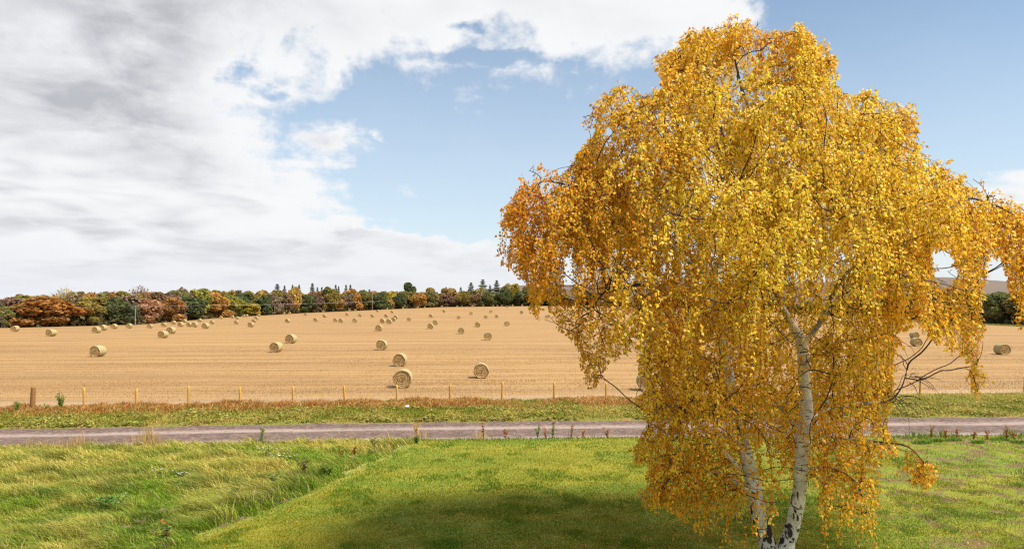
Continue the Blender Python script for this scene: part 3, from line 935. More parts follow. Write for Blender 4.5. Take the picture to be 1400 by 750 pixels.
def lawn_grass():
    n = 420000
    x, y = scatter_view(n, 15.5, 31.5)
    k = (x > lawn_edge(y) + .01) & (y < track_near(x) + .1)
    x, y = x[k], y[k]
    p = np.stack([x, y], 1)
    bare = sstep(x, 8.0, 12.0) * sstep(fbm(p * .7 + 4, 4), .46, .60)
    k = rng.random(len(x)) > bare * .72
    x, y, p = x[k], y[k], p[k]; n = len(x)
    clump = fbm(p * 1.1 + 30, 3)
    ln = rng.uniform(.03, .075, n) * (1 + 1.1 * sstep(clump, .56, .75))
    ln *= 1 + .9 * sstep(x, 7, 11) * sstep(fbm(p * 1.6 + 3, 2), .5, .7); edge = sstep(track_near(x) - y, .8, 0.05); ln *= 1 + 1.5 * edge
    yl = np.stack([x * .35, y], 1)
    t = np.clip(.5 + 2.2 * (fbm(yl * .55, 4) - .5) + 1.0 * (fbm(p * np.array([1.2, 2.5]), 2) - .5) + .12 * rng.normal(0, 1, n), 0, 1)
    t = t * (1 - .55 * np.exp(-((y - 22.6 - .02 * x) / .75) ** 2)) * (1 - .6 * edge)  # greener, darker strip across the lawn stands for the birch's cast shadow
    c = colmix(t, (.135, .222, .013), (.315, .285, .024))
    dry = rng.random(n) < .025; c[dry] = (.42, .34, .12)
    lush = sstep(clump, .6, .72)[:, None]; c = c * (1 - .6 * lush) + np.array([.10, .20, .012]) * .6 * lush
    c *= rng.uniform(.88, 1.12, n)[:, None]
    V, Ft, C = blades(n, p, lump2(x, y, .7, .10) * sstep(np.abs(x - lawn_edge(y)), 0, 1.2) + .015, ln, rng.uniform(.008, .016, n) * y / 20, np.full(n, .55), c, 'lawn_grass')
    props(obj('lawn_grass', mesh('lawn_grass', V, Ft, M['grass'], C)), 'short mown green grass of the lawn', 'grass', kind='stuff')
lawn_grass()

def meadow_grass():
    n = 300000
    x, y = scatter_view(n, 15.5, 31.5)
    k = (x < lawn_edge(y) + .03 + .7 * (fbm(np.stack([x * .5, y * 1.6], 1), 3) - .5)) & (y < track_near(x) + .15)
    x, y = x[k], y[k]; p = np.stack([x, y], 1); n = len(x)
    big = fbm(p * np.array([.35, .6]) + 11, 4); med = fbm(p * 1.3 + 50, 3)
    rim = sstep(x - lawn_edge(y), -1.6, -.3)
    tus = sstep(fbm(p * np.array([.9, 1.4]) + 80, 2), .45, .75)
    ln = rng.uniform(.11, .24, n) * (.5 + 1.0 * big) * (1 + 1.1 * rim * sstep(med, .35, .65)) * (1 + 1.5 * tus)
    t = np.clip(.55 + 2.4 * (big - .5) + 1.6 * (med - .5) + .10 * rng.normal(0, 1, n) + .75 * sstep(y - .25 * x, 26, 34) - .10 * rim, 0, 1)
    c = colmix(t, (.20, .30, .022), (.53, .45, .10))
    lush = sstep(med, .62, .75)[:, None] * (1 - sstep(big, .5, .65))[:, None]; c = c * (1 - .6 * lush) + np.array([.13, .26, .03]) * .5 * lush
    dk = rng.random(n) < .22 * rim * sstep(med, .46, .6); c[dk] = (.11, .16, .03)
    dry = rng.random(n) < .05 + .12 * rim * sstep(med, .5, .7); c[dry] = np.array([.42, .34, .13])
    hol_shade = sstep(fbm(p * np.array([.7, 1.5]) + 120, 3), .56, .70)[:, None]; c = c * (1 - .55 * hol_shade) + np.array([.09, .15, .018]) * .55 * hol_shade  # shade of hollows between clumps painted into the blade colour
    c *= rng.uniform(.85, 1.14, n)[:, None]
    V, Ft, C = blades(n, p, lump2(x, y, .7, .22) * sstep(np.abs(x - lawn_edge(y)), 0, 1.2) + .01, ln, rng.uniform(.013, .026, n) * y / 20, np.full(n, .6), c, 'meadow_grass', wind=(-.75, -.22))
    props(obj('meadow_grass', mesh('meadow_grass', V, Ft, M['grass'], C)), 'long yellow-green rough grass left of the mown lawn', 'grass', kind='stuff')
    # tall dry stalks along the near edge of the track
    n = 1500
    x = np.concatenate([rng.uniform(-27, -3, 500), rng.uniform(-27, -15, 800), rng.uniform(-3, 24, 200)]); y = track_near(x) + rng.uniform(-.5, .25, n)
    p = np.stack([x, y], 1); m = fbm(p * .8 + 70, 3)
    ln = rng.uniform(.25, .75, n) * (.15 + 2.2 * np.clip(m - .3, 0, 1)) * np.where(x > -3, .7, 1)
    c = colmix(rng.random(n), (.55, .40, .17), (.40, .22, .09))
    V, Ft, C = blades(n, p, np.zeros(n), ln, rng.uniform(.008, .016, n), np.full(n, .16), c, 'dry_stalks')
    props(obj('dry_stalks', mesh('dry_stalks', V, Ft, M['straw'], C)), 'thin dry stalks standing along the near edge of the track', 'grass', kind='stuff')
meadow_grass()

def verge_grass():
    n = 230000
    u = rng.uniform(-1, 1, n) * 44
    t = rng.uniform(0, 1, n)
    x = u; y = track_far(x) - .2 + t * (fence_y(x) + .35 - track_far(x) + .2)
    p = np.stack([x, y], 1)
    m = fbm(p * .9 + 20, 3); big = fbm(p * np.array([.16, .3]) + 5, 3)
    # rust-red dock and dead herbage at the back, weaker to the right
    rust = sstep(t, .30, .60) * sstep(big + .30 * sstep(-x, -6, 8) - .35 * sstep(x, 8, 18), .34, .52) * sstep(m, .28, .5)
    ln = rng.uniform(.08, .22, n) * (.6 + m) * (1 + .75 * rust * (.5 + m)) * np.interp(t, [0, .1, 1], [.35, 1, 1.15])
    k = rng.random(n) < np.interp(t, [0, .06, .15, 1], [.25, .6, 1, 1]); 
    g = np.clip(.35 + 2.6 * (m - .5) + .25 * rng.normal(0, 1, n) + .25 * sstep(t, .5, .9), 0, 1)
    c = colmix(g, (.22, .235, .022), (.50, .40, .09))
    rc = colmix(rng.random(n), (.40, .125, .026), (.56, .26, .06)); dk = rng.random(n) < .12; rc[dk] = (.22, .08, .035); st = rng.random(n) < .22; rc[st] = (.58, .42, .17)
    isr = rng.random(n) < rust * .88
    c[isr] = rc[isr]
    c *= rng.uniform(.75, 1.2, n)[:, None]
    z0 = .02 + .10 * np.sin(math.pi * t) - .07 * (1 - sstep(t, 0, .1))
    x, y, p, ln, c, z0 = x[k], y[k], p[k], ln[k], c[k], z0[k]; n = len(x)
    V, Ft, C = blades(n, p, z0, ln, rng.uniform(.018, .040, n), np.full(n, .6), c, 'verge_grass')
    # broad leaves of low weeds between the blades
    nb = 60000; xb = rng.uniform(-44, 44, nb); tb = rng.uniform(0, .62, nb) ** 1.0; yb = track_far(xb) - .1 + tb * (fence_y(xb) - track_far(xb)); pb = np.stack([xb, yb], 1)
    mb = fbm(pb * np.array([.7, 1.1]) + 61, 3); kb = rng.random(nb) < sstep(mb, .40, .62); xb, yb, tb, mb = xb[kb], yb[kb], tb[kb], mb[kb]; nb = len(xb)
    P3 = np.stack([xb, yb, .06 + .10 * np.sin(math.pi * tb) + rng.uniform(0, .20, nb) * mb], 1)
    d_ = rng.normal(0, 1, (nb, 3)); d_[:, 2] *= .4; d_ /= np.linalg.norm(d_, axis=1)[:, None]; w_ = np.cross(d_, np.array([0, 0, 1.]) + rng.normal(0, .3, (nb, 3))); sb = rng.uniform(.04, .11, nb)[:, None]
    Vb = np.stack([P3 - d_ * sb, P3 - w_ * sb * .5, P3 + d_ * sb, P3 + w_ * sb * .5, P3 + d_ * sb * 1.02], 1).reshape(-1, 3); kb5 = np.arange(nb)[:, None] * 5
    Fb = np.concatenate([kb5 + [[0, 1, 2]], kb5 + [[0, 2, 3]]], 1).reshape(-1, 3)
    cb = colmix(rng.random(nb), (.20, .235, .03), (.46, .39, .09)); cb[rng.random(nb) < .1] = (.40, .20, .06); cb *= rng.uniform(.7, 1.2, nb)[:, None]
    Ft = np.concatenate([Ft, Fb + len(V)]); V = np.concatenate([V, Vb]); C = np.concatenate([C, np.repeat(cb, 5, 0)])
    props(obj('verge_grass', mesh('verge_grass', V, Ft, M['grass'], C)), 'green grass and rust-red dead weeds on the verge before the fence', 'weeds', kind='stuff')
verge_grass()

def stubble():
    n = 190000
    # drilled rows nearly parallel to the fence
    s = rng.uniform(0, 1, n) ** 1.3
    row = np.round((42.5 + s * 50) / .32) * .32
    x = rng.uniform(-.86, .86, n) * (row + 4); y = row + .045 * x + rng.normal(0, .045, n)
    k = (y > fence_y(x) + .5); x, y = x[k], y[k]; n = len(x)
    p = np.stack([x, y], 1)
    gap = fbm(np.stack([x * .012, (y - .045 * x) * 1.1], 1), 3)
    k = rng.random(n) < np.clip(.25 + 2.4 * (gap - .34), .12, 1); x, y, p = x[k], y[k], p[k]; n = len(x)
    ln = rng.uniform(.05, .12, n); t = rng.random(n)
    c = colmix(t, (.34, .20, .077), (.45, .29, .118)); dk = rng.random(n) < .05; c[dk] = (.29, .17, .07)
    V, Ft, C = blades(n, p, terr(x, y) - .02, ln, rng.uniform(.015, .034, n), np.full(n, .45), c, 'stubble')
    props(obj('stubble', mesh('stubble', V, Ft, M['straw'], C)), 'golden cut straw stubble in rows over the near field', 'stubble', kind='stuff')
stubble()

def fallen_leaves():
    n = 5200
    r = rng.gamma(2.2, 2.6, n); a = rng.uniform(0, 2 * math.pi, n)
    x = 6.3 + r * np.cos(a) * 1.2 - 1; y = 17.5 + r * np.sin(a) * .8
    e = rng.uniform(0, 1, n) < .30
    x[e] = rng.uniform(-14, 24, e.sum()); y[e] = rng.uniform(15.5, 30, e.sum())
    k = (y > 14.5) & (y < track_near(x) - .1) & (x > -15) & (x < 26); x, y = x[k], y[k]; n = len(x)
    s = rng.uniform(.018, .036, n); th = rng.uniform(0, 6.28, n); z = rng.uniform(.035, .075, n)
    d = np.stack([np.cos(th), np.sin(th), rng.normal(0, .35, n)], 1) * s[:, None]; w = np.stack([-np.sin(th), np.cos(th), rng.normal(0, .35, n)], 1) * (s * .7)[:, None]
    P = np.stack([x, y, z], 1)
    V = np.stack([P - d, P + w, P + d, P - w], 1).reshape(-1, 3); k4 = np.arange(n)[:, None] * 4
    Ft = np.concatenate([k4 + [[0, 1, 2]], k4 + [[0, 2, 3]]], 1).reshape(-1, 3)
    c = colmix(rng.random(n), (.72, .42, .04), (.45, .20, .04))
    props(obj('fallen_leaves', mesh('fallen_leaves', V, Ft, M['leaf'], np.repeat(c, 4, 0))), 'yellow birch leaves fallen on the lawn around the tree', 'leaves', kind='stuff')
fallen_leaves()


# ------------------------------------------------------------------ woodland
def blob_crown(seed, n, lobes, flat=.85, sparse=0.0, size=.042, twig=False):
    """leaf clumps through a lumpy crown, unit height 1, unit width 1 (crown spans z .12..1)"""
    g = np.random.default_rng(seed)
    cs, rs = [], []
    for k in range(lobes):
        a = g.uniform(0, 6.28); rr = g.uniform(.05, .30); z = g.uniform(.14, .82)
        rr *= 1.15 * np.sqrt(max(.15, 1 - ((z - .40) / .55) ** 2))
        cs.append((rr * math.cos(a), rr * math.sin(a), z)); rs.append(g.uniform(.10, .21))
    cs.append((0, 0, .55)); rs.append(.30); cs = np.array(cs); rs = np.array(rs)
    kk = g.choice(len(cs), n, p=rs ** 2 / (rs ** 2).sum())
    d = g.normal(0, 1, (n, 3)); d /= np.linalg.norm(d, axis=1)[:, None]
    dep = 1 - np.abs(g.normal(0, .16 + sparse * .3, n))
    P = cs[kk] + d * (rs[kk] * np.clip(dep, .2, 1.12))[:, None] * np.array([1, 1, flat])
    nz = fbm(P * 7 + seed, 3)
    keep = nz > .30 + sparse * .25
    P, d = P[keep], d[keep]; n = len(P)
    P[:, 2] = np.clip(P[:, 2], .03, 1.02)
    nrm = d + g.normal(0, 1.0, (n, 3)) + np.array([0, 0, .3]); nrm /= np.linalg.norm(nrm, axis=1)[:, None]
    a = np.cross(nrm, g.normal(0, 1, (n, 3))); a /= np.linalg.norm(a, axis=1)[:, None]; b = np.cross(nrm, a)
    s = size * g.uniform(.5, 1.25, n)[:, None]
    a *= s * (.28 if twig else 1); b *= s * (1.5 if twig else .8)
    V = np.stack([P - a - b * .5, P + a * .6 - b, P + a + b * .6, P - a * .5 + b], 1).reshape(-1, 3)
    Fq = np.arange(4 * n).reshape(-1, 4)
    hue = fbm(P * 3 + 40 + seed, 2)
    t = np.stack([1 + .5 * (hue - .5), 1 + .25 * (hue - .5), 1 - .2 * (hue - .5)], 1) * g.uniform(.75, 1.25, n)[:, None]
    return mesh('crown', V, Fq, M['crown'], np.repeat(t, 4, 0))

def conifer_crown(seed, n=4200):
    g = np.random.default_rng(seed)
    z = g.uniform(.08, 1, n) ; layer = np.round(z * 16) / 16; z = layer * .85 + z * .15
    rr = (1.02 - z) * .5 * (.35 + .65 * g.uniform(0, 1, n) ** .5) * (.8 + .35 * np.sin(layer * 41 + seed)); th = g.uniform(0, 6.28, n)
    rr *= .8 + .4 * vnoise(np.stack([np.cos(th) * 2 + layer * 9, np.sin(th) * 2], 1))
    P = np.stack([rr * np.cos(th), rr * np.sin(th), z - rr * .18], 1)
    d = np.stack([np.cos(th), np.sin(th), np.full(n, -.35)], 1)
    w = np.cross(d, np.array([0, 0, 1.0])) + g.normal(0, .3, (n, 3))
    s = g.uniform(.025, .06, n)[:, None]
    V = np.stack([P - d * s, P + w * s * .7, P + d * s * 1.3, P - w * s * .7], 1).reshape(-1, 3)
    c = np.repeat(np.ones((n, 3)) * g.uniform(.7, 1.3, n)[:, None], 4, 0)
    return mesh('crown', V, np.arange(4 * n).reshape(-1, 4), M['crown'], c)

def wood_trunk(seed, conifer=False):
    g = np.random.default_rng(seed); A_ = Acc()
    top = .97 if conifer else .70
    P = np.array([(0, 0, -.05), (.01, 0, .15), (g.normal(0, .015), g.normal(0, .015), .4), (g.normal(0, .02), 0, top)])
    P = smoothpath(P, 12); A_.add(*tube(P, np.linspace(.032, .008, 12), 7))
    if not conifer:
        for k in range(9):
            a = g.uniform(0, 6.28); z0 = g.uniform(.15, .55); L = g.uniform(.2, .42)
            Q = smoothpath(np.array([(0, 0, z0), (math.cos(a) * L * .5, math.sin(a) * L * .5, z0 + L * .5), (math.cos(a) * L, math.sin(a) * L, z0 + L * .85)]), 7)
            A_.add(*tube(Q, np.linspace(.014, .003, 7), 5))
    return A_.mesh('trunk', M['trunk'], True)

def twiggy_crown(seed):
    """bare autumn crown: fan of fine branches with thin remains of leaf"""
    g = np.random.default_rng(seed); A_ = Acc()
    for k in range(150):
        a = g.uniform(0, 6.28); z0 = g.uniform(.2, .6); L = g.uniform(.2, .48); el = g.uniform(.3, 1.4)
        d = np.array([math.cos(a) * math.cos(el), math.sin(a) * math.cos(el), math.sin(el)])
        p0 = np.array([0, 0, z0]); p1 = p0 + d * L * .6 + g.normal(0, .03, 3); p2 = p1 + (d + np.array([0, 0, .5])) * L * .35
        A_.add(*tube(smoothpath(np.array([p0, p1, p2]), 5), np.linspace(.008, .002, 5), 3), c=(1, 1, 1))
        for q in range(3):
            s = p0 + (p1 - p0) * g.uniform(.4, 1); e = s + (d + g.normal(0, .6, 3)) * L * .35
            A_.add(*tube(np.array([s, (s + e) / 2 + g.normal(0, .01, 3), e]), np.array([.004, .003, .0015]), 3), c=(.9, .9, .9))
    n = 900
    a = g.normal(0, 1, (n, 3)); a /= np.linalg.norm(a, axis=1)[:, None]; P = np.array([0, 0, .6]) + a * np.array([.42, .42, .4]) * g.uniform(.5, 1, n)[:, None]
    w = g.normal(0, .012, (n, 3)); v = g.normal(0, .014, (n, 3))
    A_.add(np.stack([P - w, P + v, P + w, P - v], 1).reshape(-1, 3), np.arange(4 * n).reshape(-1, 4), c=(1.15, 1, .9))
    return A_.mesh('crown', M['crown'])

ROUND = [blob_crown(100 + k, 9500, 16 + k % 5, .9, .1) for k in range(7)]
TALL = [blob_crown(200 + k, 7000, 11, 1.15, .2) for k in range(4)]
LOOSE = [blob_crown(300 + k, 6500, 12, 1.0, .5, .036) for k in range(3)]
CONI = [conifer_crown(400 + k) for k in range(3)]
BARE = [twiggy_crown(500 + k) for k in range(2)]
TRK = [wood_trunk(600 + k) for k in range(3)]; TRKC = wood_trunk(650, True)
COLS = {'rust': (.36, .165, .035), 'orange': (.42, .22, .045), 'gold': (.46, .30, .065), 'yellow': (.44, .34, .035), 'yellow-green': (.24, .235, .03), 'olive': (.19, .175, .045),
        'olive-gold': (.25, .19, .03), 'dark green': (.075, .105, .028), 'blackish green': (.05, .075, .026), 'green': (.13, .15, .035), 'salmon': (.36, .19, .105),
        'brown': (.22, .13, .07), 'grey-brown': (.22, .165, .105), 'maroon': (.20, .115, .08), 'pale yellow': (.42, .34, .13), 'conifer': (.05, .08, .045)}
COLS = {k: tuple(min(.6, .80 * 1.2 * q + .20 * m_ + .01) for q, m_ in zip(v, (.20, .155, .09))) for k, v in COLS.items()}
# (x, top row, width) in photo pixels, shape, colour, row behind the edge
WOOD = [
 (-70,412,60,'R','olive',0),(-28,408,56,'R','dark green',0),(9,418,44,'R','olive',0),(14,403,46,'L','maroon',1),(44,399,44,'R','yellow-green',1),(63,401,84,'R','rust',0),
 (88,394,30,'B','pale yellow',1),(108,398,36,'L','grey-brown',1),(122,401,24,'T','orange',1),(121,405,44,'R','olive-gold',0),(154,404,36,'R','dark green',0),(177,409,28,'R','blackish green',0),
 (164,398,36,'L','grey-brown',1),(190,390,26,'B','maroon',2),(197,405,42,'R','salmon',0),(225,402,46,'R','rust',0),(212,397,40,'L','brown',1),(236,398,30,'T','brown',1),
 (259,400,44,'R','dark green',0),(252,391,30,'L','grey-brown',2),(273,393,34,'L','yellow-green',1),(297,397,38,'R','orange',0),(318,401,28,'R','yellow-green',0),(331,399,26,'R','dark green',1),
 (338,395,26,'R','olive-gold',2),(345,412,26,'R','yellow',0),(356,394,28,'R','gold',2),(362,400,20,'T','dark green',0),(373,398,28,'L','grey-brown',0),(379,387,16,'C','conifer',3),(389,389,9,'C','conifer',3),
 (391,399,24,'L','brown',0),(403,393,22,'T','gold',0),(400,388,9,'C','conifer',3),(409,388,9,'C','conifer',3),(418,401,24,'R','dark green',0),(427,386,12,'C','conifer',3),(433,399,22,'R','maroon',0),
 (434,391,8,'C','conifer',3),(440,391,8,'C','conifer',3),(448,393,20,'T','olive',1),(455,395,26,'R','olive-gold',0),(459,388,9,'C','conifer',3),(463,390,7,'C','conifer',3),(463,408,22,'R','orange',0),
 (473,388,9,'C','conifer',3),(479,388,9,'C','conifer',3),(475,400,22,'L','grey-brown',0),(485,395,22,'R','orange',0),(499,397,22,'R','olive',0),(498,393,14,'R','green',2),(508,397,16,'R','orange',1),
 (519,398,26,'R','dark green',0),(505,394,10,'C','conifer',3),(533,396,20,'R','yellow',1),(546,400,22,'R','dark green',0),(534,408,16,'R','gold',0),(552,395,22,'R','olive-gold',1),(561,385,17,'R','dark green',2),(571,398,22,'R','orange',0),
 (563,397,18,'R','yellow-green',1),(590,396,26,'R','olive',0),(588,393,20,'R','gold',1),(605,397,24,'L','brown',0),(610,391,9,'C','conifer',3),(616,393,24,'R','gold',1),(619,404,24,'R','maroon',0),(630,391,9,'C','conifer',3),
 (635,396,24,'R','olive-gold',0),(644,387,14,'C','conifer',2),(651,400,22,'R','brown',0),(660,383,17,'C','conifer',2),(657,393,18,'T','pale yellow',1),(668,397,24,'R','green',0),(670,388,9,'C','conifer',3),(679,384,14,'C','conifer',2),
 (690,395,28,'R','dark green',0),(692,387,18,'T','pale yellow',1),(703,388,16,'T','yellow',1),(713,397,24,'R','dark green',0),(722,392,20,'T','olive-gold',1),(729,397,28,'R','dark green',0),(749,397,28,'R','green',0),(765,396,26,'R','olive',0),
 (800,398,34,'R','green',0),(840,400,36,'R','olive',0),(885,402,38,'R','dark green',0),(930,402,38,'R','olive-gold',0),(975,405,40,'R','green',0),(1020,408,42,'R','dark green',0),(1065,408,46,'R','olive',0),(1110,410,46,'R','green',0),(1155,410,48,'R','dark green',0),
 (1196,408,52,'R','dark green',0),(1235,398,52,'R','dark green',0),(1275,394,54,'R','olive-gold',0),(1296,386,46,'L','salmon',1),(1320,396,50,'R','olive',0),(1352,396,48,'R','yellow-green',0),(1384,394,48,'R','green',0),(1420,397,58,'R','olive-gold',0),(1465,396,60,'R','green',0),(1510,398,60,'R','olive',0),
]
# further trees filling the wood behind, seen only as tops
_g = random.Random(5)
for _x in range(-60, 760, 9):
    _t = float(np.interp(_x, [-60, 10, 60, 200, 300, 420, 560, 760], [408, 405, 401, 397, 397, 397, 397, 396])) + _g.uniform(-2.5, 3.5)
    WOOD.append((_x + _g.uniform(-4, 4), _t, _g.uniform(22, 32) if _x < 330 else _g.uniform(15, 22), _g.choice('RLTL'), _g.choice(['grey-brown', 'brown', 'olive-gold', 'gold', 'orange', 'olive', 'brown', 'olive-gold'] if _x < 480 else ['olive', 'olive-gold', 'yellow', 'gold', 'brown', 'pale yellow', 'orange']), 2))
SHN = {'R': 'round-crowned', 'T': 'slender', 'L': 'thin-leaved', 'B': 'bare twiggy', 'C': 'pointed conifer'}
def look(w):
    x, top, wd, sh, c, row = w
    big = ' broad' if wd > 50 else (' small' if (wd < 24 and sh == 'R') else '')
    if sh == 'C': return 'dark conifer spire' if wd < 12 else 'dark spreading conifer'
    return f"{c}{big} {SHN[sh]} tree"
def short(w):
    x, top, wd, sh, c, row = w
    return 'dark conifer' if sh == 'C' else (f'{c} bare tree' if sh == 'B' else f'{c} tree')
def woodland():
    front = sorted([w for w in WOOD if w[5] == 0], key=lambda w: w[0])
    labs = []
    for w in WOOD:
        x = w[0]
        if w[5] == 0:
            k = front.index(w)
            lt = short(front[k - 1]) if k > 0 else None; rt = short(front[k + 1]) if k + 1 < len(front) else None
            if lt and rt: s = f"{look(w)} at field edge between {lt} and {rt}"
            else: s = f"{look(w)} at the {'left' if not lt else 'right'} end of the wood edge"
        else:
            f = min(front, key=lambda q: abs(q[0] - x)); k = front.index(f)
            o = front[k + 1] if (x > f[0] and k + 1 < len(front)) else front[max(k - 1, 0)]
            s = f"{look(w)} behind {short(f)} beside {short(o)}"
        labs.append(s)
    from collections import Counter
    cnt = Counter(labs); seen = {}
    ORD = ['leftmost', 'second', 'third', 'fourth', 'fifth', 'sixth', 'seventh']
    idx = sorted(range(len(WOOD)), key=lambda i: WOOD[i][0])
    fin = {}
    for i in idx:
        s = labs[i]
        if cnt[s] > 1:
            k = seen.get(s, 0); seen[s] = k + 1
            fin[i] = (f"{ORD[k]} " if k == 0 else f"{ORD[k]} from left ") + s
        else: fin[i] = s
        if len(fin[i].split()) > 16: fin[i] = fin[i].replace(' the ', ' ').replace('from left ', '').replace('at field edge ', '')
    heads = {}
    for i, w in enumerate(WOOD):
        x, top, wd, sh, c, row = w
        u = (x - 700) / F
        Dc, zc = crest(u); D = Dc + 7 + (0, 10, 20, 32)[row]
        X = u * D; zb = float(terr(X, D)) - .3
        if x > 1180: D += 6
        ztop = H - (top - HY) * D / F
        ztop -= (2.2 * D / F if sh == 'C' and row == 3 else 0); hgt = (ztop - zb) / .99; wid = wd * D / F * (1.35 if row == 0 else 1.5)
        if sh == 'C': wid *= 1.5
        root = empty('conifer' if sh == 'C' else 'woodland_tree', (X, D, zb), random.uniform(0, 6.28))
        root.scale = (wid, wid, hgt)
        props(root, fin[i], 'tree', 'trees of the wood beyond the stubble field')
        pool = {'R': ROUND, 'T': TALL, 'L': LOOSE, 'B': BARE, 'C': CONI}[sh]
        cr = obj('crown', pool[i % len(pool)], root)
        k = .92 + .16 * random.random()
        cr.color = tuple(v * k for v in COLS[c]) + (1,)
        obj('trunk', TRKC if sh == 'C' else TRK[i % 3], root)
    # undergrowth along the foot of the wood, dark colour also painting the shadow there
    n = 26000
    u = rng.uniform(-.85, .86, n); Dc, zc = crest(u); D = Dc + rng.uniform(2.5, 30, n); X = u * D
    z = terr(X, D) + rng.uniform(-.2, 1, n) ** 1.0 * 2.6 * (.4 + fbm(np.stack([X, D], 1) * .25, 3))
    P = np.stack([X, D, z], 1)
    a = rng.normal(0, .45, (n, 3)); b = rng.normal(0, .45, (n, 3))
    V = np.stack([P - a, P + b, P + a, P - b], 1).reshape(-1, 3)
    t = fbm(np.stack([X, D], 1) * .15, 2); c = colmix(t, (.06, .07, .025), (.16, .11, .045)) * rng.uniform(.6, 1.3, n)[:, None]
    props(obj('undergrowth', mesh('undergrowth', V, np.arange(4 * n).reshape(-1, 4), M['grass'], np.repeat(c, 4, 0))), 'undergrowth along the foot of the wood, coloured dark for the shadow there', 'undergrowth', kind='stuff')
    # grass margin at the right end of the field
    n = 14000
    u = rng.uniform(.5, .86, n); Dc, zc = crest(u); D = Dc + rng.uniform(-6, 4, n); X = u * D
    p = np.stack([X, D], 1)
    c = colmix(rng.random(n), (.16, .20, .03), (.30, .28, .07))
    V, Ft, C = blades(n, p, terr(X, D) - .05, rng.uniform(.3, .7, n), rng.uniform(.1, .2, n), np.full(n, .5), c, 'margin')
    props(obj('margin_grass', mesh('margin_grass', V, Ft, M['grass'], C)), 'green grass margin between field and wood at right', 'grass', kind='stuff')
woodland()


# ------------------------------------------------------------------ round bales
RB, LB = .63, 1.22
def bale_mesh(seed, faces):
    """wrapped drum lying on its side along y, centre of its foot at the origin; faces: close the near end too"""
    g = np.random.default_rng(seed); na, nl = 40, 11
    th = np.arange(na) * 2 * math.pi / na
    V, Fq, mi = [], [], []
    yy = np.linspace(-LB / 2, LB / 2, nl)
    for k, y in enumerate(yy):
        edge = abs(y) / (LB / 2)
        r = RB * (1 - .05 * edge ** 6) + .012 * np.sin(3 * th + seed) + .055 * (vnoise(np.stack([np.cos(th) * 3 + seed, np.full(na, k * .9), np.sin(th) * 3], 1)) - .5)
        z = RB + r * np.cos(th); z = np.where(z < .06, .03 + z * .5, z)
        V.append(np.stack([r * np.sin(th) * 1.015, np.full(na, y) + .02 * (g.random(na) - .5), z], 1))
    V = np.concatenate(V); nb = len(V)
    i = np.arange(nl - 1)[:, None] * na; j = np.arange(na)[None, :]; j2 = (j + 1) % na
    Fq = np.stack([i + j, i + j2, i + na + j2, i + na + j], -1).reshape(-1, 4)
    mi = np.zeros(len(Fq), int)
    def end(sgn):
        rr = np.linspace(1, .06, 15); P = []
        for k, f in enumerate(rr):
            r = RB * .95 * f
            dep = -.035 * (1 - sstep(np.array([f]), .86, 1.0)[0]) + .022 * np.sin(f * 34 + th) + .035 * (vnoise(np.stack([np.cos(th) * f * 7 + 50 + seed, np.sin(th) * f * 7, np.full(na, 2.)], 1)) - .5)
            z = RB + r * np.cos(th); z = np.where(z < .06, .03 + z * .5, z)
            P.append(np.stack([r * np.sin(th), sgn * (LB / 2 + dep + .004), z], 1))
        P = np.concatenate(P)
        i = np.arange(14)[:, None] * na
        Q = np.stack([i + j2, i + j, i + na + j, i + na + j2], -1).reshape(-1, 4) if sgn < 0 else np.stack([i + j, i + j2, i + na + j2, i + na + j], -1).reshape(-1, 4)
        # centre closed by quads over the last ring
        e = 14 * na
        Q = np.concatenate([Q, [[e + a, e + a + 1, e + (-a - 2) % na, e + (-a - 1) % na] for a in range(0, na // 2 - 1)]])
        return P, Q
    def join(parts, mats, name):
        vs, fs, ms, n = [], [], [], 0
        for (a, b), m in zip(parts, mats):
            vs.append(a); fs.append(np.asarray(b) + n); ms.append(np.full(len(b), m)); n += len(a)
        return np.concatenate(vs), np.concatenate(fs), np.concatenate(ms)
    if faces:
        V2, F2, m2 = join([(V, Fq), end(-1), end(1)], [0, 1, 1], 'x')
        return mesh('round_bale', V2, F2, [M['bale'], M['bale_end']], smooth=True, mat_idx=m2), None
    body = mesh('wrap', V, Fq, [M['bale']], smooth=True)
    return body, (mesh('end_face', *end(-1), M['bale_end'], smooth=True), mesh('end_face', *end(1), M['bale_end'], smooth=True))
BIG = [bale_mesh(k, False) for k in range(4)]; SML = [bale_mesh(10 + k, True)[0] for k in range(3)]

